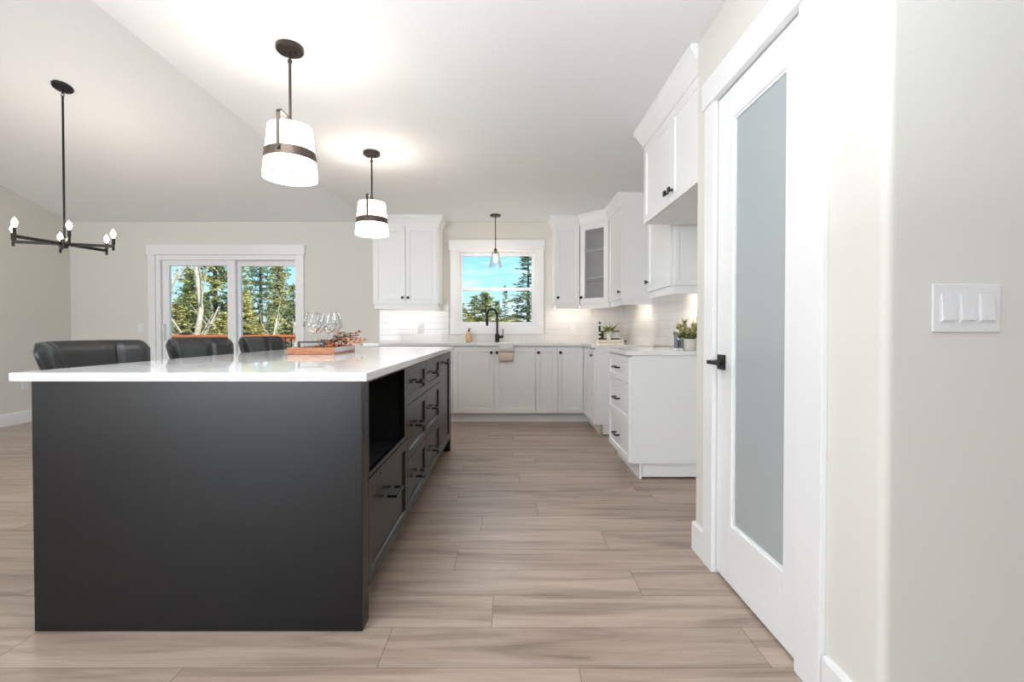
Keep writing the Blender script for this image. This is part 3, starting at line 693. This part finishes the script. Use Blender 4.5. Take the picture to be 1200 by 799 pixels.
for i in range(45):
    q = Vector((rd.uniform(-0.10, 0.03), rd.uniform(-0.09, 0.02), rd.uniform(0.02, 0.07)))
    leaf_quad([lo, lr, lo][i % 3], q, Vector((rd.uniform(-1,1), rd.uniform(-1,1), rd.uniform(0,0.6))), 0.03, 0.022, rd)
sm.build('stems', 'stem', t); tag(lo.build('petals', 'dried_orange', t), kind='stuff'); tag(lp.build('blossoms', 'dried_pink', t), kind='stuff'); tag(lr.build('leaves', 'dried_red', t), kind='stuff')

# ------------------------------------------------------------ pendants
def point(name, loc, power, col, rad=0.03):
    l = bpy.data.lights.new(name, 'POINT'); l.energy = power; l.color = col; l.shadow_soft_size = rad
    o = bpy.data.objects.new(name, l); C.objects.link(o); o.location = loc; return o
def pendant(x, y, label):
    t = thing('pendant_lamp', label, 'lamp', (x, y, ZC), 0, 'drum pendant lamps over the island')
    MB().lathe([(0.001, -0.0005), (0.060, -0.0005), (0.063, -0.006), (0.063, -0.020), (0.057, -0.026), (0.001, -0.026)], n=36).build('canopy', 'bronze', t, smooth=40)
    for sx in (-1, 1): MB().tube([(sx*0.028, 0, -0.026), (sx*0.028, 0, -0.044)], 0.005, 8).build('screw', 'bronze', t, smooth=40)
    MB().tube([(0, 0, -0.026), (0, 0, -0.060)], 0.006, 10).lathe([(0.006, -0.08), (0.011, -0.074), (0.011, -0.066), (0.006, -0.060)], n=14).tube([(0, 0, -0.08), (0, 0, -0.345)], 0.0065, 12).build('rod', 'bronze', t, smooth=40)
    z0, z1 = -0.630, -0.388
    rb, rt = 0.124, 0.099
    rad = lambda z: rb + (rt-rb)*(z-z0)/(z1-z0)
    sh = MB().lathe([(rb, z0), (rt, z1), (rt-0.003, z1), (rb-0.003, z0)], n=56, closed=True).build('shade', 'shade_fabric', t, smooth=40)
    MB().lathe([(rb-0.012, z0+0.012), (0.02, z0+0.012)], n=40).lathe([(rb-0.004, z0+0.016), (rb-0.012, z0+0.012)], n=40).build('diffuser', 'shade_fabric', sh)
    MB().lathe([(rb-0.001, z0-0.003), (rb+0.0015, z0-0.003), (rb+0.0015, z0+0.002), (rb-0.001, z0-0.0005)], n=56, closed=True).build('rim', 'bronze', sh, smooth=40)
    zs0, zs1 = -0.550, -0.504
    MB().lathe([(rad(zs0)+0.001, zs0), (rad(zs0)+0.004, zs0), (rad(zs1)+0.004, zs1), (rad(zs1)+0.001, zs1)], n=56, closed=True).build('strap', 'bronze_strap', t, smooth=40)
    # flat bail in the y-z plane
    b = MB(); R0 = rad(-0.527)+0.007; zb = -0.530; ztop = -0.347; th = 0.006; bw = 0.008
    cl_ = [(-R0, zb), (-R0, ztop-0.022)] + [(-R0+0.022-0.022*math.cos(k*PI/12), ztop-0.022+0.022*math.sin(k*PI/12)) for k in range(1, 7)]
    cl_ += [(-p, q) for p, q in reversed(cl_)]
    P_ = [Vector((p, q)) for p, q in cl_]; rings = []
    for i, p in enumerate(P_):
        d_ = (P_[min(i+1, len(P_)-1)]-P_[max(i-1, 0)]).normalized(); n_ = Vector((-d_.y, d_.x))
        rings.append([(sx_*bw, (p+n_*s_*th/2).x, (p+n_*s_*th/2).y) for sx_, s_ in ((-1,-1),(1,-1),(1,1),(-1,1))])
    fs = [(0,1,2,3), tuple(4*(len(P_)-1)+k for k in (3,2,1,0))]
    for i in range(len(P_)-1):
        for k in range(4): fs.append((4*i+k, 4*(i+1)+k, 4*(i+1)+(k+1)%4, 4*i+(k+1)%4))
    b.add([q for r_ in rings for q in r_], fs).build('bail', 'bronze', t, smooth=30)
    for sy in (-1, 1): MB().tube([(0, sy*(R0-0.002), zb+0.006), (0, sy*(R0+0.010), zb+0.006)], 0.007, 10).build('pivot', 'bronze', t, smooth=40)
    MB().tube([(0, 0, -0.35), (0, 0, -0.45)], 0.016, 14).tube([(-0.097, 0, -0.395), (0.097, 0, -0.395)], 0.003, 6).tube([(0, -0.097, -0.395), (0, 0.097, -0.395)], 0.003, 6).build('socket', 'bronze', t, smooth=40)
    MB().sphere((0, 0, -0.492), 0.028, 0.028, 0.04).build('bulb', 'bulb', t, smooth=60)
    l = point('pendant_light', (x, y, ZC-0.492), 14, (1.0, 0.94, 0.86), 0.035)
    return t
pendant(-1.05, 2.27, 'nearer white drum pendant lamp with bronze strap above the island')
pendant(-1.045, 3.60, 'farther white drum pendant lamp with bronze strap above the island')
t = thing('glass_pendant_lamp', 'small clear glass bell pendant lamp hanging before the kitchen window', 'lamp', (-0.155, 5.55, ZC))
MB().lathe([(0.001, -0.0005), (0.062, -0.0005), (0.064, -0.005), (0.062, -0.018), (0.001, -0.020)], n=30).build('canopy', 'bronze', t, smooth=40)
MB().tube([(0, 0, -0.02), (0, 0, -0.40)], 0.0055, 10).build('rod', 'bronze', t, smooth=40)
MB().lathe([(0.006, -0.395), (0.020, -0.405), (0.022, -0.425), (0.016, -0.455), (0.001, -0.455)], n=20).build('socket', 'bronze', t, smooth=40)
sh = MB().lathe([(0.020, -0.420), (0.040, -0.440), (0.056, -0.50), (0.066, -0.57), (0.074, -0.615), (0.0715, -0.615), (0.0635, -0.57), (0.0535, -0.50), (0.038, -0.443), (0.02, -0.423)], n=36).build('shade', 'clear_glass', t, smooth=60)
MB().sphere((0, 0, -0.51), 0.022, 0.022, 0.05).build('bulb', 'bulb', t, smooth=60)
point('sink_light', (-0.155, 5.55, ZC-0.66), 4.5, (1, 0.88, 0.74), 0.03)

# chandelier on the sloped ceiling
CX, CY = -3.53, 3.74
CZ = vz(CY)
t = thing('chandelier', 'black six-arm chandelier with candle bulbs hanging from the sloped ceiling', 'lamp', (CX, CY, CZ))
cn = MB().lathe([(0.001, -0.001), (0.068, -0.001), (0.070, -0.006), (0.064, -0.018), (0.03, -0.026), (0.001, -0.026)], n=32)
sm_ = Matrix.Rotation(-math.atan(SL), 3, 'X'); cn.v = [tuple(sm_ @ Vector(p)) for p in cn.v]
cn.build('canopy', 'black_metal', t, smooth=40)
hz = 1.735-CZ
MB().tube([(0, 0, -0.02), (0, 0, -0.06)], 0.006, 8).tube([(0.012*math.cos(k*PI/6), 0, -0.068+0.012*math.sin(k*PI/6)) for k in range(13)], 0.003, 6).build('loop', 'black_metal', t, smooth=40)
MB().tube([(0, 0, -0.075), (0, 0, hz+0.02)], 0.0075, 12).build('rod', 'black_metal', t, smooth=40)
MB().lathe([(0.001, hz-0.035), (0.022, hz-0.03), (0.026, hz), (0.026, hz+0.03), (0.012, hz+0.045), (0.001, hz+0.05)], n=20).build('hub', 'black_metal', t, smooth=40)
for k in range(6):
    a_ = R(18+60*k); c, s_ = math.cos(a_), math.sin(a_); rr = 0.32
    ar = MB().obox(((0.02+rr)/2*c, (0.02+rr)/2*s_, hz), (rr-0.02, 0.018, 0.022), a_)
    ar.tube([(rr*c, rr*s_, hz-0.035), (rr*c, rr*s_, hz+0.015)], 0.009, 10)
    ao = ar.build('arm', 'black_metal', t, smooth=40)
    MB().lathe([(0.001, hz+0.012), (0.013, hz+0.015), (0.013, hz+0.065), (0.001, hz+0.068)], (rr*c, rr*s_, 0), n=14).build('candle_holder', 'black_metal', ao, smooth=40)
    MB().lathe([(0.006, hz+0.068), (0.014, hz+0.082), (0.019, hz+0.098), (0.015, hz+0.115), (0.006, hz+0.130), (0.0005, hz+0.140)], (rr*c, rr*s_, 0), n=14).build('bulb', 'bulb', ao, smooth=60)
point('chandelier_light', (CX, CY, 1.95), 15, (1, 0.92, 0.80), 0.25)
# under-cabinet strips throw warm light on the tile
area('strip_light_a', (-1.22, 5.76, UZ0-0.02), (0, 0.35, -1), 0.62, 0.03, 0.4, (1, 0.84, 0.70))
area('strip_light_b', (0.80, 5.72, UZ0-0.02), (0.1, 0.35, -1), 0.55, 0.03, 0.9, (1, 0.84, 0.70))
area('strip_light_c', (1.30, 4.98, UZ0-0.02), (0.35, 0, -1), 0.03, 0.5, 0.8, (1, 0.84, 0.70))
area('strip_light_d', (1.30, 3.54, UZ0-0.02), (0.35, 0, -1), 0.03, 0.42, 0.9, (1, 0.84, 0.70))

# ------------------------------------------------------------ sink area
t = thing('sink', 'white undermount kitchen sink set in the worktop below the window', 'sink', ((SX0+SX1)/2, (SY0+SY1)/2, CT0))
hx, hy = (SX1-SX0)/2, (SY1-SY0)/2
MB().box(-hx, -hx+0.008, -hy, hy, -0.2, -0.001).box(hx-0.008, hx, -hy, hy, -0.2, -0.001).box(-hx+0.008, hx-0.008, -hy, -hy+0.008, -0.2, -0.001).box(-hx+0.008, hx-0.008, hy-0.008, hy, -0.2, -0.001).box(-hx, hx, -hy, hy, -0.21, -0.2).build('basin', 'plastic_white', t)
t = thing('faucet', 'matte black gooseneck kitchen faucet with side lever before the window', 'faucet', (-0.14, 5.77, CT1))
MB().tube([(0, 0, 0.0005), (0, 0, 0.10)], 0.0265, 20).build('body', 'black_metal', t, smooth=40)
ra = 0.075; dr = Vector((-0.80, -0.60, 0))
pts = [(0, 0, 0.09), (0, 0, 0.33)] + [tuple(dr*(ra-ra*math.cos(k*PI/12)) + Vector((0, 0, 0.33+ra*math.sin(k*PI/12)))) for k in range(1, 13)] + [tuple(dr*2*ra + Vector((0, 0, 0.29)))]
MB().tube(pts, 0.0135, 14).build('spout', 'black_metal', t, smooth=50)
MB().tube([tuple(dr*2*ra + Vector((0, 0, 0.295))), tuple(dr*2*ra + Vector((0, 0, 0.20)))], [0.0165, 0.015], 14).build('spray_head', 'black_metal', t, smooth=40)
MB().tube([(0.02, 0, 0.065), (0.075, 0, 0.065)], 0.016, 14).tube([(0.068, 0, 0.065), (0.072, 0, 0.165)], 0.0055, 8).build('lever', 'black_metal', t, smooth=40)
t = thing('soap_bottle', 'squat amber patterned soap bottle with a black top left of the faucet', 'bottle', (-0.485, 5.74, CT1))
MB().lathe([(0.001, 0.0005), (0.028, 0.0005), (0.038, 0.012), (0.042, 0.05), (0.040, 0.085), (0.033, 0.112), (0.016, 0.122), (0.014, 0.13), (0.001, 0.131)], n=24).build('bottle', 'amber', t, smooth=50)
MB().lathe([(0.001, 0.1315), (0.0145, 0.1315), (0.0145, 0.148), (0.006, 0.152), (0.005, 0.170), (0.001, 0.172)], n=16).obox((0.012, 0, 0.163), (0.034, 0.009, 0.008), 0).build('pump', 'black_metal', t, smooth=40)
# towel over the worktop edge
t = thing('tea_towel', 'folded cream tea towel with a dark stripe hanging over the worktop edge at the sink', 'towel', (-0.027, FY-ov, CT1))
def drape(x0, x1, segs, yo):
    mb = MB(); n = 14; path = segs; vs = []; fs = []
    for (yy, zz) in path:
        for k in range(n+1):
            u = k/n; hang = max(0, -zz)
            vs.append((x0+(x1-x0)*u, yy+yo - 0.004*math.sin(u*9+1.0)*min(1, hang*8), zz))
    for i in range(len(path)-1):
        for k in range(n): fs.append((i*(n+1)+k, i*(n+1)+k+1, (i+1)*(n+1)+k+1, (i+1)*(n+1)+k))
    return mb.add(vs, fs)
def solid(o, th):
    s_ = o.modifiers.new('thick', 'SOLIDIFY'); s_.thickness = th; s_.offset = 0
    return o
solid(drape(-0.088, 0.082, [(0.115, 0.0055), (0.02, 0.0055), (0.0, 0.0045), (-0.008, -0.004), (-0.010, -0.03), (-0.011, -0.09)], 0).build('upper_cloth', 'towel_white', t, smooth=60), 0.006)
solid(drape(-0.086, 0.070, [(-0.0115, -0.09), (-0.0115, -0.106)], 0).build('stripe', 'towel_stripe', t, smooth=60), 0.006)
solid(drape(-0.085, 0.075, [(-0.0115, -0.106), (-0.013, -0.16), (-0.012, -0.205)], 0).build('lower_cloth', 'towel_beige', t, smooth=60), 0.006)

# ------------------------------------------------------------ corner decor
zc = CT1
bx = 1.235; by = 5.66
t = thing('cutting_board', 'cream board lying flat in the worktop corner with a dark peg at its end', 'board', (bx, by, zc))
MB().box(-0.16, 0.14, -0.07, 0.09, 0.0005, 0.032).build('board', 'cream_board', t, bevel=0.005)
MB().tube([(0.142, -0.055, 0.016), (0.172, -0.055, 0.016)], 0.010, 12).build('peg', 'brown_wood', t, smooth=40)
t = thing('box', 'dark brown wooden box with a white front standing on the cream board', 'box', (bx-0.03, by+0.05, zc+0.0325))
MB().box(-0.095, -0.055, -0.04, 0.04, 0, 0.11).box(-0.055, 0.135, -0.04, 0.04, 0.0, 0.016).box(-0.055, 0.135, -0.04, 0.04, 0.094, 0.11).build('frame', 'brown_wood', t, bevel=0.002)
MB().box(-0.0545, 0.13, -0.034, 0.036, 0.0165, 0.0935).build('front', 'plastic_white', t)
t = thing('post_ornament', 'thin black and white beaded ornament post beside the spider plant', 'ornament', (bx-0.142, by-0.03, zc+0.0325))
for k in range(9):
    MB().sphere((0, 0, 0.0121+k*0.0236), 0.0165, 0.0165, 0.0122, 14, 8).build('bead', 'black_metal' if k % 2 == 0 or k == 5 else 'plastic_white', t, smooth=60)
t = thing('spider_plant', 'lime green spiky plant in a small pale pot on the cream board', 'plant', (bx-0.035, by-0.04, zc+0.0325))
MB().lathe([(0.001, 0.0005), (0.024, 0.0005), (0.033, 0.06), (0.036, 0.100), (0.032, 0.100), (0.030, 0.092), (0.001, 0.09)], n=24).build('pot', 'pot_white', t, smooth=40)
MB().lathe([(0.001, 0.0), (0.009, 0.0), (0.009, 0.003), (0.001, 0.003)], n=12).build('spot', 'black_metal', t) if False else None
rd = random.Random(5); lf = MB(); ld = MB()
for i in range(150):
    a_ = rd.uniform(0, 2*PI); up = rd.uniform(0.0, 0.9); L = rd.uniform(0.09, 0.165)
    if i % 9 == 0: L *= 1.35; a_ = rd.uniform(-0.6, 0.4); up = 0.9
    d_ = Vector((math.cos(a_), math.sin(a_)*0.7, up)).normalized(); p0 = Vector((rd.uniform(-0.02,0.02), rd.uniform(-0.02,0.02), 0.093))
    s_ = d_.cross(Vector((0,0,1))).normalized()*0.0055
    mb_ = lf if i % 5 else ld
    q1 = p0 + d_*L*0.5; q2 = p0 + d_*L + Vector((0, 0, -L*0.28*(1.1-up)))
    mb_.add([p0-s_*0.6, p0+s_*0.6, q1+s_, q1-s_, q2], [(0,1,2,3), (3,2,4)])
lf.build('leaves', 'leaf_lime', t); ld.build('dark_leaves', 'leaf_deep', t)

# pot plant and lantern on the near right worktop
t = thing('potted_plant', 'bushy yellow-green plant in a beige pot on the short worktop', 'plant', (1.318, 3.42, CT1))
MB().lathe([(0.001, 0.0005), (0.042, 0.0005), (0.047, 0.006), (0.051, 0.075), (0.051, 0.082), (0.046, 0.082), (0.044, 0.072), (0.001, 0.070)], n=28).build('pot', 'pot_grey', t, smooth=40)
rd = random.Random(8); lf = MB(); ld = MB(); ss = MB()
for i in range(80):
    a_ = rd.uniform(0, 2*PI); rr = rd.uniform(0.2, 1)**0.6
    e = Vector((math.cos(a_)*0.115*rr, math.sin(a_)*0.07*rr, 0.082+rd.uniform(0.04, 0.165)*(1.15-0.55*rr)))
    p0 = Vector((e.x*0.3, e.y*0.3, 0.072)); ss.tube([p0, p0.lerp(e, 0.5)+Vector((0,0,0.01)), e], 0.0012, 4)
    for k in range(16):
        q = p0.lerp(e, rd.uniform(0.25, 1.0)); d_ = (e-p0).normalized() + Vector((rd.uniform(-0.8,0.8), rd.uniform(-0.8,0.8), rd.uniform(-0.3,0.7)))
        leaf_quad(lf if (q.z > 0.115 or k % 3 == 0) and k % 6 else ld, q, d_, rd.uniform(0.018, 0.034), rd.uniform(0.009, 0.015), rd)
ss.build('stems', 'leaf_deep', t); lf.build('leaves', 'leaf_sage', t); ld.build('dark_leaves', 'leaf_deep', t)
t = thing('lantern', 'small grey-blue metal lantern on a white base left of the beige pot', 'lantern', (1.238, 3.42, CT1))
MB().box(-0.027, 0.027, -0.024, 0.024, 0.0005, 0.014).build('base', 'plastic_white', t)
h = MB()
for sx in (-1, 1):
    for sy in (-1, 1): h.box(sx*0.021-0.005, sx*0.021+0.005, sy*0.019-0.005, sy*0.019+0.005, 0.0145, 0.105)
h.box(-0.026, 0.026, -0.024, 0.024, 0.105, 0.120).box(-0.026, 0.026, -0.024, 0.024, 0.0145, 0.022).box(-0.026, 0.026, -0.024, 0.024, 0.072, 0.078).lathe([(0.024, 0.12), (0.018, 0.128), (0.001, 0.130)], n=16)
h.build('frame', 'lantern_grey', t, bevel=0.001)
MB().box(-0.010, 0.010, -0.010, 0.010, 0.0225, 0.0715).build('core', 'slot_dark', t)

# ------------------------------------------------------------ switches and outlets
s_plate = 494.0
t = thing('light_switch', 'white three-rocker light switch plate on the near right wall', 'switch', (1.086, YP0, 1.103))
MB().box(-0.081, 0.081, -0.006, -0.0003, -0.0575, 0.0575).build('plate', 'plastic_white', t, bevel=0.003)
for k in (-1, 0, 1):
    rk = MB().box(k*0.046-0.0175, k*0.046+0.0175, -0.0072, -0.0061, -0.0345, 0.0345).build('rocker_frame', 'plastic_white', t)
    mb = MB(); x_ = k*0.046
    vs = [(x_-0.0155,-0.0073,-0.0315),(x_+0.0155,-0.0073,-0.0315),(x_+0.0155,-0.0073,0.0315),(x_-0.0155,-0.0073,0.0315),
          (x_-0.0155,-0.0125,-0.029),(x_+0.0155,-0.0125,-0.029),(x_+0.0155,-0.0085,0.0315),(x_-0.0155,-0.0085,0.0315)]
    mb.add(vs, [(0,3,2,1),(4,5,6,7),(0,1,5,4),(1,2,6,5),(2,3,7,6),(3,0,4,7)]).build('rocker', 'plastic_white', rk)
    for sz in (-1, 1): MB().tube([(x_, -0.0062, sz*0.048), (x_, -0.0076, sz*0.048)], 0.003, 10).build('screw', 'slot_dark', t) if False else MB().tube([(x_, -0.0062, sz*0.048), (x_, -0.0074, sz*0.048)], 0.0028, 10).build('screw', 'plastic_white', t)
def outlet(loc, rz, label, rocker=False):
    t = thing('light_switch' if rocker else 'wall_outlet', label, 'switch' if rocker else 'outlet', loc, rz)
    MB().box(-0.035, 0.035, -0.006, -0.0003, -0.0575, 0.0575).build('plate', 'plastic_white', t, bevel=0.002)
    if rocker: MB().box(-0.016, 0.016, -0.010, -0.0061, -0.033, 0.033).build('rocker', 'plastic_white', t, bevel=0.001)
    else:
        fc = MB().box(-0.017, 0.017, -0.0085, -0.0061, -0.034, 0.034).build('socket_face', 'plastic_white', t, bevel=0.001)
        for z in (-0.018, 0.018): MB().box(-0.007, -0.005, -0.0089, -0.0086, z-0.004, z+0.005).box(0.005, 0.007, -0.0089, -0.0086, z-0.004, z+0.005).build('slots', 'slot_dark', fc)
outlet((-1.10, YT, 1.075), 0, 'white outlet on the tile under the wall cabinet left of the window')
outlet((0.80, YT, 1.075), 0, 'white outlet on the tile right of the window')
outlet((-4.62, YB, 1.08), 0, 'white switch plate on the back wall left of the patio door', True)
outlet((XL, 5.33, 0.44), R(90), 'white outlet low on the left wall')

# ------------------------------------------------------------ outside
GZ = -0.9
def ground_fn(): return MB().box(-45, 40, 6.2, 90, GZ-0.3, GZ)
tag(ground_fn().build('lawn', 'grass'), kind='structure')
struct(MB().box(-9.5, -1.5, 6.10, 9.05, -0.16, -0.06).build('deck_floor', 'deck_wood'))
RY = 9.0
t = thing('deck_railing', 'orange-stained wooden deck railing with black balusters beyond the patio door', 'railing', (-5.5, RY, -0.06))
MB().box(-4.0, 4.0, -0.07, 0.07, 0.985, 1.025).box(-4.0, 4.0, -0.045, -0.005, 0.895, 0.985).build('top_rail', 'deck_wood', t)
MB().box(-4.0, 4.0, -0.045, -0.005, 0.08, 0.17).build('bottom_rail', 'deck_wood', t)
bal = MB()
for k in range(70):
    xx = -3.95 + k*0.113; bal.tube([(xx, -0.055, 0.10), (xx, -0.055, 0.97)], 0.011, 6)
tag(bal.build('balusters', 'black_metal', t), kind='stuff')
for px_ in (-2.08, -0.69, 0.49, 2.1, 3.4):
    pst = MB().box(px_-0.05, px_+0.05, -0.06, 0.06, 0.0, 1.03).build('post', 'deck_wood', t)
    MB().box(px_-0.065, px_+0.065, -0.075, 0.075, 1.031, 1.055).add([(px_-0.06,-0.07,1.055),(px_+0.06,-0.07,1.055),(px_+0.06,0.07,1.055),(px_-0.06,0.07,1.055),(px_,0,1.085)], [(0,1,4),(1,2,4),(2,3,4),(3,0,4)]).build('post_cap', 'black_metal', pst)

def conifer_mesh(seed, h, rad, dens, m, sparse=0.0, q=0.16):
    rd = random.Random(seed); fo = MB(); z = h*0.08
    br = MB()
    while z < h*0.99:
        fr = 1-z/h; Lr = rad*(fr**0.85)*rd.uniform(0.75, 1.15)+0.08
        for k in range(dens):
            if rd.random() < sparse: continue
            a_ = rd.uniform(0, 2*PI); L = Lr*rd.uniform(0.6, 1.1); dirx = Vector((math.cos(a_), math.sin(a_), rd.uniform(-0.15, 0.3)))
            p0 = Vector((0, 0, z+rd.uniform(-0.1, 0.1))); tip = p0 + dirx*L + Vector((0, 0, -0.12*L))
            br.tube([p0, tip], [0.012+0.008*fr, 0.003], 3, cap=False)
            n = max(3, int(L/0.10))
            for i in range(n):
                t_ = 0.2+0.8*(i+rd.random())/n; c = p0.lerp(tip, min(1, t_))
                for e_ in range(4):
                    d_ = dirx*0.5 + Vector((rd.uniform(-1,1), rd.uniform(-1,1), rd.uniform(-0.5,0.45)))
                    leaf_quad(fo, c + Vector((rd.uniform(-0.04,0.04), rd.uniform(-0.04,0.04), rd.uniform(-0.04,0.04))), d_, q*rd.uniform(0.7, 1.4), q*0.38, rd)
        z += h*0.027*rd.uniform(0.7, 1.3)
    return fo, br
class Tree: pass
protos = []
for sd_, h_, r_, dn, m_, sp in ((1, 8.0, 1.7, 8, 'needle_olive', 0.1), (2, 7.0, 1.5, 8, 'needle_dark', 0.1), (3, 6.0, 1.9, 9, 'leaf_yellow', 0.1), (4, 8.5, 1.35, 6, 'needle_blue', 0.15)):
    fo, br = conifer_mesh(sd_, h_, r_, dn, m_, sp)
    protos.append((fo, br, h_, m_))
def conifer(i, x, y, s, rz, label, wide=1.0):
    fo, br, h_, m_ = protos[i]
    t = thing('conifer', label, 'tree', (x, y, GZ), rz, 'trees outside')
    t.scale = (s*wide, s*wide, s)
    MB().tube([(0, 0, -0.05), (0.02, 0, h_*0.5), (0, 0, h_)], [0.11, 0.07, 0.01], 8).build('trunk', 'bark_dark', t, smooth=60)
    key = 'cached%d' % i
    if key not in Tree.__dict__:
        o = fo.build('foliage', m_, t); b_ = br.build('branches', 'bark_dark', t); setattr(Tree, key, (o.data, b_.data))
    else:
        for nm, dt in zip(('foliage', 'branches'), getattr(Tree, key)):
            o = bpy.data.objects.new(nm, dt); C.objects.link(o); o.parent = t
    o_f = [c for c in C.objects if c.parent == t and c.name.startswith('foliage')][0]; o_f['kind'] = 'stuff'
def px2x(px, y): return (px-596)/550*y
def bare(seed, x, y, h, lean, label, r0=0.07, m='bark_pale', spread=1.0):
    rd = random.Random(seed); t = thing('bare_tree', label, 'tree', (x, y, GZ), 0, 'trees outside'); tr = MB(); bb = MB()
    def grow(p, d, L, r, lv, mb):
        n = 4; pts = [p]; q = p.copy(); dd_ = d.copy()
        for i in range(n):
            dd_ = (dd_ + Vector((rd.uniform(-0.26,0.26), rd.uniform(-0.26,0.26), 0.06))).normalized(); q = q + dd_*L/n; pts.append(q.copy())
        mb.tube(pts, [r*(1-0.55*i/n) for i in range(n+1)], 6 if lv == 0 else 4)
        if lv < 3:
            for k in range(5 if lv == 0 else 4):
                i = rd.randint(1, n); s_ = pts[i]; nd = (dd_*0.7 + Vector((rd.uniform(-1,1)*spread, rd.uniform(-1,1), rd.uniform(-0.1,0.8)))).normalized()
                grow(s_, nd, L*rd.uniform(0.28, 0.48), r*(1-0.55*i/n)*0.45, lv+1, bb)
    grow(Vector((0, 0, -0.05)), Vector(lean).normalized(), h, r0, 0, tr)
    tr.build('trunk', m, t, smooth=60); bb.build('branches', m, t, smooth=60)
# behind the patio door, left pane
bare(21, px2x(204, 13), 13, 4.2, (-0.02, 0, 1), 'pale bare tree trunk at the left edge of the left patio pane', 0.12)
bare(22, px2x(214, 14), 14, 5.5, (0.16, 0, 1), 'pale bare tree leaning right in the left patio pane', 0.10)
bare(23, px2x(233, 15), 15, 2.6, (0.15, 0, 1), 'low pale branching tree behind the railing in the left patio pane', 0.06, spread=1.6)
conifer(0, px2x(252, 18), 18, 1.0, 0.4, 'olive conifer filling the right half of the left patio pane')
conifer(2, px2x(226, 19), 19, 0.72, 1.7, 'yellow-green conifer low in the middle of the left patio pane')
conifer(1, px2x(243, 15.5), 15.5, 0.45, 2.9, 'short dark conifer behind the railing in the left patio pane')
conifer(1, px2x(219, 22), 22, 0.78, 0.9, 'dark conifer at the back left of the left patio pane')
# right pane
conifer(3, px2x(306, 17), 17, 0.80, 2.1, 'tall slender spruce in the middle of the right patio pane')
conifer(0, px2x(327, 20), 20, 0.72, 3.3, 'olive conifer right of the slender spruce in the right patio pane')
conifer(2, px2x(287, 16), 16, 0.55, 4.0, 'yellow-green conifer at the left of the right patio pane')
conifer(2, px2x(318, 18.5), 18.5, 0.45, 5.2, 'short yellow-green conifer below the olive one in the right patio pane')
conifer(1, px2x(344, 15), 15, 0.50, 0.2, 'dark conifer at the right edge of the right patio pane')
bare(24, px2x(331, 14), 14, 2.6, (0.12, 0, 1), 'pale bare tree low in the right patio pane', 0.09, spread=1.5)
bare(25, px2x(306, 12.5), 12.5, 2.4, (0.0, 0, 1), 'thin pale bare tree left of centre in the right patio pane', 0.045)
conifer(2, px2x(262, 14.5), 14.5, 0.42, 0.6, 'yellow-green conifer behind the railing at the right edge of the left patio pane', 1.3)
conifer(2, px2x(206, 17.5), 17.5, 0.50, 1.1, 'yellow-green conifer at the left edge of the left patio pane', 1.2)
conifer(1, px2x(331, 23), 23, 0.85, 4.4, 'dark conifer at the back of the right patio pane')
conifer(0, px2x(283, 22), 22, 0.70, 2.2, 'olive conifer at the back left of the right patio pane')
conifer(2, px2x(303, 13.2), 13.2, 0.36, 3.0, 'low yellow-green conifer nearest the railing in the right patio pane', 1.4)
# behind the kitchen window
conifer(3, px2x(619, 14), 14, 0.51, 1.3, 'tall spruce at the right side of the kitchen window', 1.75)
conifer(3, px2x(592, 17), 17, 0.42, 4.3, 'thin spruce with a sparse top in the middle of the kitchen window', 0.75)
conifer(2, px2x(569, 15), 15, 0.53, 0.3, 'bushy yellow-green conifer low in the kitchen window left of the faucet', 1.35)
conifer(0, px2x(556, 17), 17, 0.40, 2.6, 'short olive conifer at the lower left of the kitchen window', 1.7)
conifer(2, px2x(604, 16), 16, 0.42, 3.6, 'low yellow-green conifer before the spruce in the kitchen window', 1.5)
conifer(1, px2x(581, 19), 19, 0.46, 1.0, 'short dark conifer behind the faucet in the kitchen window', 1.6)
conifer(0, px2x(542, 16), 16, 0.36, 5.0, 'small olive conifer at the left edge of the kitchen window', 1.6)
conifer(2, px2x(551, 13), 13, 0.40, 1.9, 'short yellow-green conifer nearest the glass in the kitchen window', 1.2)
conifer(2, px2x(591, 13), 13, 0.38, 2.8, 'short yellow-green conifer right of the faucet in the kitchen window', 1.3)
